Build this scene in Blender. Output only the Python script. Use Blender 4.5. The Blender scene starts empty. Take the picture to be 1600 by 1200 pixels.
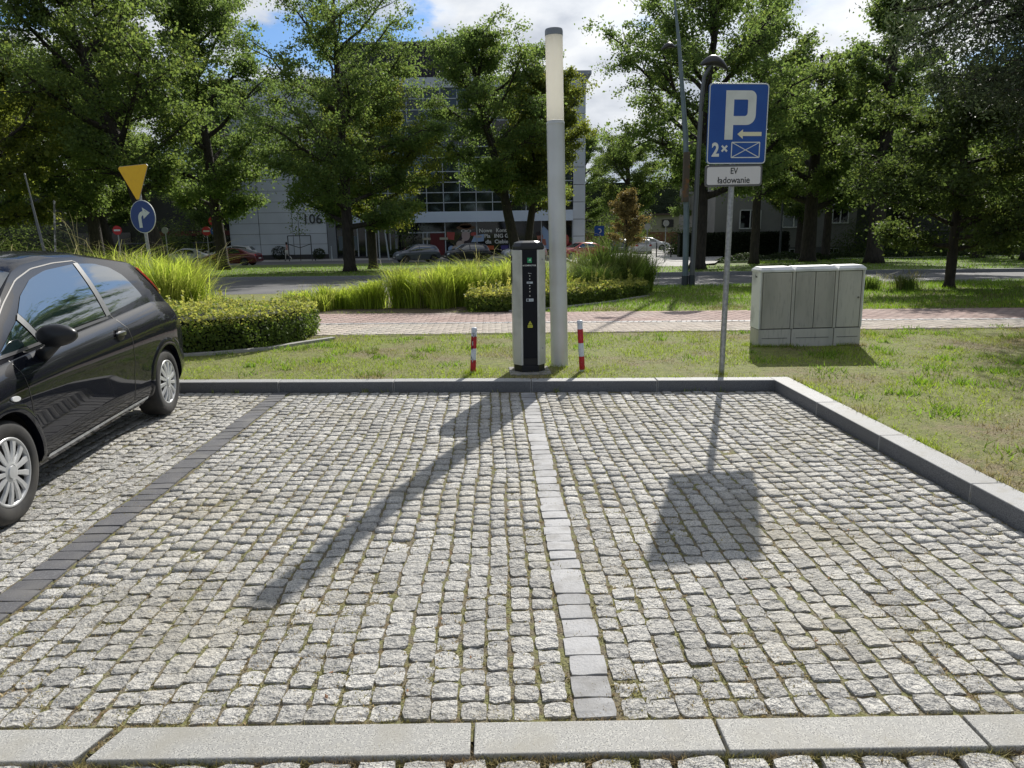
import bpy, bmesh, math, random
import numpy as np
from mathutils import Vector, Matrix, noise as mnoise
from mathutils.bvhtree import BVHTree
R = math.radians
random.seed(7)
scene = bpy.context.scene
col = scene.collection

# ------------------------------------------------------------------ camera
PITCH, ROLL, YAW, EYE = R(12.2), R(0.9), R(-1.3), 1.6
cam_d = bpy.data.cameras.new('camera')
cam = bpy.data.objects.new('camera', cam_d); col.objects.link(cam)
cam_d.sensor_width = 36.0; cam_d.lens = 36.0 * 1110 / 1600
cam_d.clip_start = 0.05; cam_d.clip_end = 6000
F = Vector((0, math.cos(PITCH), -math.sin(PITCH))); U = Vector((0, math.sin(PITCH), math.cos(PITCH))); RX = Vector((1, 0, 0))
cx = RX * math.cos(ROLL) - U * math.sin(ROLL); cy = RX * math.sin(ROLL) + U * math.cos(ROLL); cz = -F
rot = Matrix((cx, cy, cz)).transposed()
cam.matrix_world = Matrix.Translation((0, 0, EYE)) @ Matrix.Rotation(YAW, 4, 'Z') @ rot.to_4x4()
scene.camera = cam

# ------------------------------------------------------------------ sun, sky, exposure
SUN_AZ, SUN_EL = R(19.1), R(34.7)
SUN_DIR = Vector((math.sin(SUN_AZ) * math.cos(SUN_EL), math.cos(SUN_AZ) * math.cos(SUN_EL), math.sin(SUN_EL)))
sl = bpy.data.lights.new('sun', 'SUN'); sl.energy = 5.0; sl.angle = R(0.55); sl.color = (1.0, 0.955, 0.88)
so = bpy.data.objects.new('sun', sl); col.objects.link(so)
so.rotation_euler = SUN_DIR.to_track_quat('Z', 'Y').to_euler()

world = bpy.data.worlds.new('World'); scene.world = world; world.use_nodes = True
nt = world.node_tree; nt.nodes.clear()
def N(t, ty, **kw):
    n = t.nodes.new(ty)
    for k, v in kw.items(): setattr(n, k, v)
    return n
def ramp(t, inp, stops):
    r = N(t, 'ShaderNodeValToRGB')
    el = r.color_ramp.elements
    while len(el) < len(stops): el.new(0.5)
    for e, (p, c) in zip(el, stops):
        e.position = p; e.color = (c, c, c, 1) if not hasattr(c, '__len__') else (*c[:3], 1)
    t.links.new(inp, r.inputs[0]); return r.outputs[0]
def math_n(t, op, a, b=None):
    m = N(t, 'ShaderNodeMath', operation=op)
    for i, v in enumerate((a, b)):
        if v is None: continue
        if isinstance(v, (int, float)): m.inputs[i].default_value = v
        else: t.links.new(v, m.inputs[i])
    return m.outputs[0]
def mixc(t, f, a, b, mode='MIX'):
    m = N(t, 'ShaderNodeMix', data_type='RGBA', blend_type=mode)
    for i, v in ((0, f), (6, a), (7, b)):
        if isinstance(v, (int, float)): m.inputs[i].default_value = v
        elif isinstance(v, tuple): m.inputs[i].default_value = (*v[:3], 1)
        else: t.links.new(v, m.inputs[i])
    return m.outputs[2]
sky = N(nt, 'ShaderNodeTexSky'); sky.sky_type = 'NISHITA'; sky.sun_disc = False
sky.sun_elevation = SUN_EL; sky.sun_rotation = SUN_AZ; sky.altitude = 100; sky.air_density = 1.0; sky.dust_density = 0.6; sky.ozone_density = 1.5
tc = N(nt, 'ShaderNodeTexCoord')
mp = N(nt, 'ShaderNodeMapping'); nt.links.new(tc.outputs['Generated'], mp.inputs[0])
mp.inputs['Scale'].default_value = (1, 1, 2.1); mp.inputs['Location'].default_value = (0.4, 9.1, 4.4)
cn = N(nt, 'ShaderNodeTexNoise'); cn.inputs['Scale'].default_value = 3.6; cn.inputs['Detail'].default_value = 9; cn.inputs['Roughness'].default_value = 0.56
nt.links.new(mp.outputs[0], cn.inputs['Vector'])
cmask = ramp(nt, cn.outputs[0], [(0.405, 0.0), (0.46, 0.85), (0.525, 1.0)])
cn2 = N(nt, 'ShaderNodeTexNoise'); cn2.inputs['Scale'].default_value = 7.5; cn2.inputs['Detail'].default_value = 8
nt.links.new(mp.outputs[0], cn2.inputs['Vector'])
cshade = ramp(nt, cn2.outputs[0], [(0.36, (0.58, 0.63, 0.72)), (0.50, (0.88, 0.92, 0.98)), (0.60, (1.06, 1.08, 1.1))])
dotn = N(nt, 'ShaderNodeVectorMath', operation='DOT_PRODUCT'); dotn.inputs[1].default_value = SUN_DIR
nt.links.new(tc.outputs['Generated'], dotn.inputs[0])
glow = ramp(nt, math_n(nt, 'MULTIPLY_ADD', dotn.outputs['Value'], 0.5), [(0.0, 3.6), (0.5, 4.4), (0.8, 7.0), (0.93, 9.0), (1.0, 11.0)])
nt.nodes[-2].inputs[2].default_value = 0.5
for n_ in nt.nodes:
    if n_.bl_idname == 'ShaderNodeMath' and n_.operation == 'MULTIPLY_ADD': n_.inputs[2].default_value = 0.5
gl = N(nt, 'ShaderNodeMix', data_type='RGBA', blend_type='MULTIPLY'); gl.inputs[0].default_value = 1
nt.links.new(cshade, gl.inputs[6]); nt.links.new(glow, gl.inputs[7])
skyc = mixc(nt, 1.0, sky.outputs[0], (0.66, 0.90, 1.20), 'MULTIPLY')
mixs = mixc(nt, cmask, skyc, gl.outputs[2])
bg = N(nt, 'ShaderNodeBackground'); bg.inputs[1].default_value = 0.092
nt.links.new(mixs, bg.inputs[0])
wo = N(nt, 'ShaderNodeOutputWorld'); nt.links.new(bg.outputs[0], wo.inputs[0])
scene.view_settings.view_transform = 'Standard'; scene.view_settings.look = 'None'
scene.view_settings.exposure = 0.08; scene.view_settings.gamma = 1.0; scene.view_settings.use_curve_mapping = False
scene.render.engine = 'CYCLES'
scene.cycles.max_bounces = 8; scene.cycles.transparent_max_bounces = 8

# ------------------------------------------------------------------ materials
MATS = {}
def mat(name, base=(0.5, 0.5, 0.5), rough=0.6, metal=0.0, spec=0.5, coat=0.0, var=None, bump=None, transl=None, island=0.0, trans=0.0, stretch=None, dirt=None):
    """var=(scale, colour2, lo, hi) noise mix; bump=(scale, strength, dist); transl=(colour, amount); island = per-piece brightness spread"""
    if name in MATS: return MATS[name]
    m = bpy.data.materials.new(name); m.use_nodes = True; t = m.node_tree; b = t.nodes['Principled BSDF']
    MATS[name] = m
    b.inputs['Roughness'].default_value = rough; b.inputs['Metallic'].default_value = metal
    b.inputs['Specular IOR Level'].default_value = spec; b.inputs['Coat Weight'].default_value = coat
    b.inputs['Coat Roughness'].default_value = 0.03
    b.inputs['Transmission Weight'].default_value = trans
    c = None
    pos = N(t, 'ShaderNodeNewGeometry')
    vec = pos.outputs['Position']
    if stretch:
        mp = N(t, 'ShaderNodeMapping'); mp.inputs['Scale'].default_value = stretch
        t.links.new(vec, mp.inputs[0]); vec = mp.outputs[0]
    cur = base
    if var:
        vs = var if isinstance(var, list) else [var]
        for (sc, c2, lo, hi) in vs:
            n = N(t, 'ShaderNodeTexNoise'); n.inputs['Scale'].default_value = sc; n.inputs['Detail'].default_value = 6
            t.links.new(vec, n.inputs['Vector'])
            f = ramp(t, n.outputs[0], [(lo, 0.0), (hi, 1.0)])
            cur = mixc(t, f, cur, c2)
    if island:
        oi = N(t, 'ShaderNodeObjectInfo')
        s = math_n(t, 'FRACT', math_n(t, 'ADD', pos.outputs['Random Per Island'], oi.outputs['Random']))
        mr = N(t, 'ShaderNodeMapRange'); mr.inputs[3].default_value = 1 - island; mr.inputs[4].default_value = 1 + island
        t.links.new(s, mr.inputs[0])
        hs = N(t, 'ShaderNodeHueSaturation')
        t.links.new(mr.outputs[0], hs.inputs['Value'])
        if isinstance(cur, tuple): hs.inputs['Color'].default_value = (*cur, 1)
        else: t.links.new(cur, hs.inputs['Color'])
        cur = hs.outputs[0]
    if isinstance(cur, tuple): b.inputs['Base Color'].default_value = (*cur, 1)
    else: t.links.new(cur, b.inputs['Base Color'])
    if bump:
        bs = bump if isinstance(bump, list) else [bump]
        prev = None
        for (sc, st, di) in bs:
            n = N(t, 'ShaderNodeTexNoise'); n.inputs['Scale'].default_value = sc; n.inputs['Detail'].default_value = 8
            t.links.new(vec, n.inputs['Vector'])
            bp = N(t, 'ShaderNodeBump'); bp.inputs['Strength'].default_value = st; bp.inputs['Distance'].default_value = di
            t.links.new(n.outputs[0], bp.inputs['Height'])
            if prev: t.links.new(prev, bp.inputs['Normal'])
            prev = bp.outputs[0]
        t.links.new(prev, b.inputs['Normal'])
    if transl:
        tr = N(t, 'ShaderNodeBsdfTranslucent')
        if island:
            tcx = mixc(t, 1.0, transl[0], cur, 'MIX'); t.nodes.remove(tcx.node)
            h2 = N(t, 'ShaderNodeHueSaturation'); h2.inputs['Color'].default_value = (*transl[0], 1)
            t.links.new(mr.outputs[0], h2.inputs['Value']); t.links.new(h2.outputs[0], tr.inputs[0])
        else: tr.inputs[0].default_value = (*transl[0], 1)
        mx = N(t, 'ShaderNodeMixShader'); mx.inputs[0].default_value = transl[1]
        t.links.new(b.outputs[0], mx.inputs[1]); t.links.new(tr.outputs[0], mx.inputs[2])
        t.links.new(mx.outputs[0], t.nodes['Material Output'].inputs[0])
    return m

def leafmat(name, c, tcol, amt=0.45, isl=0.45, hue=None):
    if name in MATS: return MATS[name]
    m = bpy.data.materials.new(name); m.use_nodes = True; t = m.node_tree; b = t.nodes['Principled BSDF']; MATS[name] = m
    b.inputs['Roughness'].default_value = 0.6; b.inputs['Specular IOR Level'].default_value = 0.22
    pos = N(t, 'ShaderNodeNewGeometry'); oi = N(t, 'ShaderNodeObjectInfo')
    s = math_n(t, 'FRACT', math_n(t, 'ADD', pos.outputs['Random Per Island'], oi.outputs['Random']))
    alt = hue or (c[0] * 2.1, c[1] * 1.5, c[2])
    n = N(t, 'ShaderNodeTexNoise'); n.inputs['Scale'].default_value = 0.45; n.inputs['Detail'].default_value = 3
    t.links.new(pos.outputs['Position'], n.inputs['Vector'])
    s2 = math_n(t, 'ADD', math_n(t, 'MULTIPLY', s, 0.38), math_n(t, 'MULTIPLY', n.outputs[0], 0.62))
    k = ramp(t, s2, [(0.0, tuple(x * (1 - isl) for x in c)), (0.55, c), (0.97, alt)])
    k2 = ramp(t, s2, [(0.0, tuple(x * (1 - isl * .7) for x in tcol)), (0.55, tcol), (0.97, (tcol[0] * 1.7, tcol[1] * 1.25, tcol[2]))])
    t.links.new(k, b.inputs['Base Color'])
    tr = N(t, 'ShaderNodeBsdfTranslucent'); t.links.new(k2, tr.inputs[0])
    mx = N(t, 'ShaderNodeMixShader'); mx.inputs[0].default_value = amt
    t.links.new(b.outputs[0], mx.inputs[1]); t.links.new(tr.outputs[0], mx.inputs[2])
    t.links.new(mx.outputs[0], t.nodes['Material Output'].inputs[0])
    return m

GRANITE = mat('granite_split', (0.53, 0.515, 0.475), 0.8, var=[(190, (0.19, 0.19, 0.19), 0.50, 0.62), (45, (0.25, 0.245, 0.235), 0.52, 0.68), (0.9, (0.38, 0.35, 0.28), 0.50, 0.75)], bump=[(30, 1.0, 0.022), (95, 0.9, 0.009)], island=0.20)
GRANITE_SAWN = mat('granite_sawn', (0.52, 0.51, 0.47), 0.75, var=[(210, (0.20, 0.20, 0.195), 0.48, 0.57), (70, (0.36, 0.355, 0.335), 0.46, 0.6), (4, (0.34, 0.325, 0.28), 0.50, 0.75)], bump=[(220, 0.25, 0.002)], island=0.06)
GRANITE_KERB = mat('granite_kerb', (0.36, 0.365, 0.37), 0.65, var=[(260, (0.10, 0.105, 0.12), 0.46, 0.56), (2.5, (0.24, 0.245, 0.25), 0.45, 0.7)], bump=[(200, 0.3, 0.002)], island=0.05)
STONE_SMOOTH = mat('smooth_pale_sett', (0.37, 0.37, 0.375), 0.7, var=[(250, (0.29, 0.29, 0.295), 0.45, 0.6), (9, (0.24, 0.235, 0.23), 0.48, 0.7)], bump=[(60, 0.4, 0.006)], island=0.22)
PAVER_DARK = mat('dark_paver', (0.105, 0.105, 0.112), 0.7, var=[(140, (0.19, 0.19, 0.2), 0.5, 0.7), (5, (0.17, 0.165, 0.16), 0.45, 0.7)], bump=[(120, 0.3, 0.002)], island=0.12)
JOINT = mat('joint_soil', (0.20, 0.17, 0.11), 0.95, var=[(16, (0.21, 0.21, 0.08), 0.45, 0.58), (9, (0.17, 0.11, 0.05), 0.56, 0.72), (120, (0.04, 0.035, 0.025), 0.5, 0.7)], bump=[(90, 1.0, 0.01)])
ASPHALT = mat('asphalt', (0.12, 0.12, 0.125), 0.8, var=[(60, (0.08, 0.08, 0.085), 0.4, 0.6), (0.5, (0.16, 0.155, 0.15), 0.45, 0.7)], bump=[(150, 0.4, 0.004)])
CONCRETE = mat('pale_concrete', (0.42, 0.41, 0.39), 0.85, var=[(1.2, (0.33, 0.32, 0.30), 0.4, 0.7), (25, (0.36, 0.35, 0.33), 0.45, 0.7)], bump=[(60, 0.3, 0.004)])
PAVER_RED = mat('red_paver', (0.46, 0.33, 0.29), 0.85, var=[(40, (0.37, 0.27, 0.24), 0.45, 0.7), (0.7, (0.48, 0.39, 0.35), 0.45, 0.7)], island=0.12)
PAVER_BEIGE = mat('beige_paver', (0.56, 0.48, 0.41), 0.85, var=[(40, (0.46, 0.41, 0.35), 0.45, 0.7), (0.9, (0.50, 0.46, 0.40), 0.45, 0.7)], island=0.10)
LAWN = mat('lawn_ground', (0.21, 0.24, 0.045), 0.9, var=[(1.1, (0.23, 0.185, 0.10), 0.50, 0.64), (9, (0.15, 0.17, 0.035), 0.45, 0.62), (45, (0.29, 0.25, 0.11), 0.55, 0.70), (110, (0.05, 0.045, 0.02), 0.52, 0.66)], bump=[(60, 0.9, 0.02), (9, .4, .03)])
LAWN_GREEN = mat('verge_ground', (0.10, 0.16, 0.025), 0.9, var=[(1.3, (0.16, 0.18, 0.05), 0.45, 0.65), (14, (0.12, 0.17, 0.03), 0.45, 0.62)], bump=[(40, 0.9, 0.03)])
SOIL = mat('bare_soil', (0.13, 0.10, 0.07), 0.95, var=[(20, (0.08, 0.06, 0.04), 0.4, 0.6)], bump=[(40, 0.8, 0.02)])
def grassmat(name, c, dry, tcol, amt=0.4, nscale=1.1, lo=0.47, hi=0.60):
    m = bpy.data.materials.new(name); m.use_nodes = True; t = m.node_tree; b = t.nodes['Principled BSDF']; MATS[name] = m
    b.inputs['Roughness'].default_value = 0.55; b.inputs['Specular IOR Level'].default_value = 0.3
    pos = N(t, 'ShaderNodeNewGeometry')
    n = N(t, 'ShaderNodeTexNoise'); n.inputs['Scale'].default_value = nscale; n.inputs['Detail'].default_value = 6
    t.links.new(pos.outputs['Position'], n.inputs['Vector'])
    f = ramp(t, n.outputs[0], [(lo, 0.0), (hi, 1.0)])
    base = mixc(t, f, c, dry)
    s = pos.outputs['Random Per Island']
    hs = N(t, 'ShaderNodeHueSaturation'); mr = N(t, 'ShaderNodeMapRange'); mr.inputs[3].default_value = 0.5; mr.inputs[4].default_value = 1.5
    t.links.new(s, mr.inputs[0]); t.links.new(mr.outputs[0], hs.inputs['Value']); t.links.new(base, hs.inputs['Color'])
    t.links.new(hs.outputs[0], b.inputs['Base Color'])
    tr = N(t, 'ShaderNodeBsdfTranslucent'); tb = mixc(t, f, tcol, tuple(min(.5, x * 1.2) for x in dry))
    h2 = N(t, 'ShaderNodeHueSaturation'); t.links.new(mr.outputs[0], h2.inputs['Value']); t.links.new(tb, h2.inputs['Color'])
    t.links.new(h2.outputs[0], tr.inputs[0])
    mx = N(t, 'ShaderNodeMixShader'); mx.inputs[0].default_value = amt
    t.links.new(b.outputs[0], mx.inputs[1]); t.links.new(tr.outputs[0], mx.inputs[2])
    t.links.new(mx.outputs[0], t.nodes['Material Output'].inputs[0])
    return m
BLADE = grassmat('grass_blade', (0.22, 0.30, 0.045), (0.33, 0.28, 0.13), (0.46, 0.60, 0.05), lo=.5, hi=.66)
BLADE_GREEN = grassmat('grass_blade_green', (0.13, 0.22, 0.03), (0.19, 0.23, 0.05), (0.30, 0.52, 0.035), lo=.5, hi=.7)
MOSS = grassmat('joint_moss', (0.33, 0.31, 0.12), (0.42, 0.32, 0.18), (0.34, 0.32, 0.11), 0.3, 7.0, 0.42, 0.6)
FOUNTAIN = grassmat('fountain_grass_blade', (0.27, 0.36, 0.055), (0.40, 0.37, 0.13), (0.56, 0.68, 0.08), 0.55, 1.6, 0.5, 0.8)
FOUNTAIN_D = grassmat('fountain_grass_blade_deep', (0.12, 0.18, 0.04), (0.18, 0.20, 0.07), (0.26, 0.38, 0.06), 0.5, 1.6, 0.5, 0.8)
PLUME = grassmat('grass_plume', (0.30, 0.30, 0.12), (0.42, 0.37, 0.20), (0.40, 0.38, 0.12), 0.4)
BARK = mat('bark', (0.055, 0.045, 0.038), 0.95, var=[(12, (0.03, 0.026, 0.022), 0.4, 0.62)], bump=[(18, 1.0, 0.04)], stretch=(1, 1, 0.3))
BLACKPL = mat('black_plastic', (0.012, 0.012, 0.013), 0.5)
BLACKSAT = mat('black_satin', (0.012, 0.013, 0.016), 0.35, bump=[(300, 0.05, 0.001)])
RUBBER = mat('tyre_rubber', (0.022, 0.022, 0.023), 0.8, var=[(6, (0.05, 0.047, 0.042), 0.5, 0.7)], bump=[(200, 0.2, 0.001)])
SILVER = mat('silver_paint', (0.55, 0.56, 0.57), 0.35, metal=0.55, bump=[(5, .02, .001)])
GALV = mat('galvanised_steel', (0.42, 0.43, 0.44), 0.45, metal=0.7, var=[(30, (0.30, 0.31, 0.33), 0.4, 0.6)])
LAMP_GREY = mat('lamp_grey_paint', (0.66, 0.68, 0.69), 0.38, metal=0.25, var=[(3, (0.58, 0.59, 0.58), 0.4, 0.7)], bump=[(90, 0.04, 0.001)])
LAMP_MILK = mat('lamp_milk_glass', (0.82, 0.80, 0.74), 0.35, transl=((0.96, 0.94, 0.88), 0.66))
SIGN_BLUE = mat('sign_blue', (0.008, 0.07, 0.33), 0.4, var=[(6, (0.012, 0.085, 0.36), 0.4, 0.7)])
SIGN_WHITE = mat('sign_white', (0.72, 0.74, 0.72), 0.45, var=[(8, (0.64, 0.66, 0.64), 0.45, 0.7)])
SIGN_CREAM = mat('sign_cream', (0.78, 0.74, 0.52), 0.45)
SIGN_RED = mat('sign_red', (0.50, 0.02, 0.025), 0.45)
SIGN_YELLOW = mat('sign_yellow', (0.95, 0.54, 0.01), 0.45, var=[(10, (0.88, 0.48, 0.012), 0.5, 0.7)])
BLACKINK = mat('black_print', (0.015, 0.015, 0.018), 0.5)

# ------------------------------------------------------------------ mesh helpers
class MB:
    def __init__(s): s.v = []; s.f = []; s.m = []
    def add(s, vs, fs, mi=0):
        o = len(s.v); s.v += [tuple(p) for p in vs]; s.f += [tuple(i + o for i in f) for f in fs]; s.m += [mi] * len(fs); return s
    def box(s, c, d, rz=0.0, mi=0, taper=1.0):
        x, y, z = (k / 2 for k in d); ca, sa = math.cos(rz), math.sin(rz); P = []
        for k, (sx, sy, sz) in enumerate([(-1, -1, -1), (1, -1, -1), (1, 1, -1), (-1, 1, -1), (-1, -1, 1), (1, -1, 1), (1, 1, 1), (-1, 1, 1)]):
            q = taper if sz > 0 else 1
            a, b = sx * x * q, sy * y * q
            P.append((c[0] + a * ca - b * sa, c[1] + a * sa + b * ca, c[2] + sz * z))
        return s.add(P, [(3, 2, 1, 0), (4, 5, 6, 7), (0, 1, 5, 4), (1, 2, 6, 5), (2, 3, 7, 6), (3, 0, 4, 7)], mi)
    def tube(s, path, rad, n=8, caps=True, mi=0):
        path = [Vector(p) for p in path]
        if isinstance(rad, (int, float)): rad = [rad] * len(path)
        V = []; 
        for i, p in enumerate(path):
            d = (path[min(i + 1, len(path) - 1)] - path[max(i - 1, 0)])
            if d.length < 1e-9: d = Vector((0, 0, 1))
            d.normalize()
            a = d.cross(Vector((0, 1, 0.01))); 
            if a.length < 0.05: a = d.cross(Vector((1, 0, 0)))
            a.normalize(); b = d.cross(a)
            for k in range(n):
                t = 2 * math.pi * k / n
                V.append(p + (a * math.cos(t) + b * math.sin(t)) * rad[i])
        Fc = []
        for i in range(len(path) - 1):
            for k in range(n):
                k2 = (k + 1) % n
                Fc.append((i * n + k, i * n + k2, (i + 1) * n + k2, (i + 1) * n + k))
        if caps:
            Fc.append(tuple(range(n))[::-1]); Fc.append(tuple((len(path) - 1) * n + k for k in range(n)))
        return s.add(V, Fc, mi)
    def lathe(s, prof, n=24, c=(0, 0, 0), axis='z', mi=0, close=True):
        V = []
        for (r, h) in prof:
            for k in range(n):
                t = 2 * math.pi * k / n; a, b = r * math.cos(t), r * math.sin(t)
                V.append((c[0] + a, c[1] + b, c[2] + h) if axis == 'z' else (c[0] + a, c[1] + h, c[2] + b))
        Fc = []
        for i in range(len(prof) - 1):
            for k in range(n):
                k2 = (k + 1) % n
                q = (i * n + k, i * n + k2, (i + 1) * n + k2, (i + 1) * n + k)
                Fc.append(q if axis == 'z' else q[::-1])
        if close:
            Fc.append(tuple(range(n))[::-1] if axis == 'z' else tuple(range(n)))
            e = tuple((len(prof) - 1) * n + k for k in range(n)); Fc.append(e if axis == 'z' else e[::-1])
        return s.add(V, Fc, mi)
    def prism(s, poly, h0, h1, plane='xy', mi=0):
        n = len(poly)
        def P(a, b, h): return (a, b, h) if plane == 'xy' else ((a, h, b) if plane == 'xz' else (h, a, b))
        V = [P(a, b, h0) for a, b in poly] + [P(a, b, h1) for a, b in poly]
        Fc = [tuple(range(n))[::-1], tuple(range(n, 2 * n))] + [(i, (i + 1) % n, (i + 1) % n + n, i + n) for i in range(n)]
        return s.add(V, Fc, mi)
    def build(s, name, mats, parent=None, smooth=False, bevel=0.0, fixn=True, seg=2, angle=None):
        me = bpy.data.meshes.new(name); me.from_pydata(s.v, [], s.f); 
        if not isinstance(mats, (list, tuple)): mats = [mats]
        for m in mats: me.materials.append(m)
        me.polygons.foreach_set('material_index', s.m)
        if fixn or bevel:
            bm = bmesh.new(); bm.from_mesh(me)
            if fixn: bmesh.ops.recalc_face_normals(bm, faces=bm.faces)
            if bevel:
                es = [e for e in bm.edges if len(e.link_faces) == 2 and e.calc_face_angle(0) > 0.5]
                bmesh.ops.bevel(bm, geom=es, offset=bevel, segments=seg, profile=0.5, affect='EDGES', clamp_overlap=True)
            bm.to_mesh(me); bm.free()
        if smooth:
            me.polygons.foreach_set('use_smooth', [True] * len(me.polygons))
            if angle: me.set_sharp_from_angle(angle=R(angle))
        me.update()
        return link(name, me, parent)
def link(name, data, parent=None):
    o = bpy.data.objects.new(name, data); col.objects.link(o)
    if parent: o.parent = parent
    return o
def tag(o, label=None, cat=None, group=None, kind=None):
    if label: o['label'] = label
    if cat: o['category'] = cat
    if group: o['group'] = group
    if kind: o['kind'] = kind
    return o
def thing(name, label, cat, loc=(0, 0, 0), rz=0.0, group=None):
    o = bpy.data.objects.new(name, None); col.objects.link(o); o.empty_display_size = 0.1
    o.location = loc; o.rotation_euler = (0, 0, rz)
    return tag(o, label, cat, group)
def dup(root, loc, rz=0.0, label=None, group=None, scale=None):
    r = root.copy(); col.objects.link(r); r.location = loc; r.rotation_euler = (0, 0, rz)
    if label: r['label'] = label
    if group: r['group'] = group
    if scale: r.scale = scale
    for ch in list(root.children):
        c = ch.copy(); col.objects.link(c); c.parent = r
        for g in list(ch.children):
            d = g.copy(); col.objects.link(d); d.parent = c
    return r
def np_mesh(name, V, Fq, m, parent=None, nper=4, smooth=False, mi=None):
    """V (n,3) array, Fq (m,nper) int array"""
    me = bpy.data.meshes.new(name)
    V = np.ascontiguousarray(V, dtype=np.float32); Fq = np.ascontiguousarray(Fq, dtype=np.int32)
    me.vertices.add(len(V)); me.vertices.foreach_set('co', V.ravel())
    me.loops.add(Fq.size); me.loops.foreach_set('vertex_index', Fq.ravel())
    me.polygons.add(len(Fq)); me.polygons.foreach_set('loop_start', np.arange(0, Fq.size, nper, dtype=np.int32))
    try: me.polygons.foreach_set('loop_total', np.full(len(Fq), nper, dtype=np.int32))
    except Exception: pass
    ms = m if isinstance(m, (list, tuple)) else [m]
    for q in ms: me.materials.append(q)
    if smooth: me.polygons.foreach_set('use_smooth', np.ones(len(Fq), dtype=bool))
    me.update(calc_edges=True); me.validate()
    return link(name, me, parent)
def zt(Y):
    if Y < 14: return 0.1
    return 0.1 - (Y - 14) / 41 if Y < 55 else -0.9
def ztn(Y): return np.where(Y < 14, 0.1, np.where(Y < 55, 0.1 - (Y - 14) / 41, -0.9))
def sheet(name, poly, off, m, kind='structure', flat=None):
    """ground sheet draped on the terrain"""
    bm = bmesh.new(); vs = [bm.verts.new((x, y, 0)) for x, y in poly]; bm.faces.new(vs)
    for Y in (14, 55):
        bmesh.ops.bisect_plane(bm, geom=bm.verts[:] + bm.edges[:] + bm.faces[:], plane_co=(0, Y, 0), plane_no=(0, 1, 0))
    for v in bm.verts: v.co.z = (zt(v.co.y) if flat is None else flat) + off
    bmesh.ops.triangulate(bm, faces=bm.faces)
    bmesh.ops.recalc_face_normals(bm, faces=bm.faces)
    for f in bm.faces:
        if f.normal.z < 0: f.normal_flip()
    me = bpy.data.meshes.new(name); bm.to_mesh(me); bm.free(); me.materials.append(m)
    return tag(link(name, me), kind=kind)
def text_mesh(name, s, size, m, parent, loc, rot=(R(90), 0, 0), ext=0.001, align='CENTER', sx=1.0, bold=0.0):
    cu = bpy.data.curves.new('txt', 'FONT'); cu.body = s; cu.size = size; cu.align_x = align; cu.align_y = 'CENTER'; cu.extrude = ext; cu.resolution_u = 3; cu.offset = bold
    o = bpy.data.objects.new('txt', cu); col.objects.link(o)
    me = bpy.data.meshes.new_from_object(o.evaluated_get(bpy.context.evaluated_depsgraph_get()))
    bpy.data.objects.remove(o); me.name = name; me.materials.clear(); me.materials.append(m)
    r = link(name, me, parent); r.location = loc; r.rotation_euler = rot; r.scale = (sx, 1, 1); return r

# ================================================================== GROUND
def kerb_y(x): return 7.06 - 0.079 * x            # inner face of the far kerb
KX = 2.77                                          # inner face of the right kerb
FH = 0.12
sheet('ground', [(-400, 66), (400, 66), (400, 4000), (-400, 4000)], -0.02, LAWN_GREEN)
lawn = sheet('lawn', [(-60, kerb_y(-60) + .15), (KX + .1, kerb_y(KX) + .15), (KX + .18, kerb_y(KX)), (KX + .18, -40), (60, -40), (60, 20.5), (-60, 20.5)], 0, LAWN)
sheet('verge', [(-120, 19.9), (120, 19.9), (120, 66.1), (-120, 66.1)], -0.012, LAWN_GREEN)
# (road, median and pavements lie on the verge sheet)
def yfar(x): return 30.2 - 0.16 * (x + 5.7)
sheet('road', [(-90, 20.3), (90, 20.5), (90, yfar(90) if yfar(90) > 21 else 21), (50, 22.0), (-90, yfar(-90))], 0.0, ASPHALT)
# strips of the median kerb along the far side of the road
kb = MB()
for i in range(60):
    x0 = -46 + i * 1.5; x1 = x0 + 1.49
    if x1 > 44: break
    y0, y1 = yfar(x0), yfar(x1); z0, z1 = zt(y0), zt(y1)
    kb.add([(x0, y0, z0 - .05), (x1, y1, z1 - .05), (x1, y1, z1 + .13), (x0, y0, z0 + .13), (x0, y0 + .16, z0 + .13), (x1, y1 + .16, z1 + .13), (x0, y0 + .16, z0 - .05), (x1, y1 + .16, z1 - .05)], [(0, 1, 2, 3), (3, 2, 5, 4), (4, 5, 7, 6), (0, 3, 4, 6), (1, 7, 5, 2)])
tag(kb.build('road_kerb', GRANITE_KERB), kind='structure')
sheet('median', [(-90, yfar(-90) + .15), (44, yfar(44) + .15), (44, 57.0), (9.8, 36.6), (6.9, 38.0), (6.3, 42), (5.6, 46.5), (4, 57.5), (-90, 57.5)], 0.115, LAWN_GREEN)
sheet('side_road', [(6.9, 38.2), (9.6, 36.7), (13.0, 42), (21.3, 66), (23, 84), (12, 96), (9.0, 62), (6.0, 57.5), (5.6, 46.5)], 0.125, CONCRETE)
sheet('street', [(-120, 57.4), (7, 57.4), (8.5, 66.5), (-120, 66.5)], 0.006, ASPHALT)
sheet('pavement', [(-120, 66.5), (9.5, 66.5), (11.5, 74), (-120, 74)], 0.02, CONCRETE)
sheet('garden_path', [(11.6, 47.5), (60, 47.5), (60, 48.6), (12.1, 48.6)], 0.14, CONCRETE)

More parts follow.
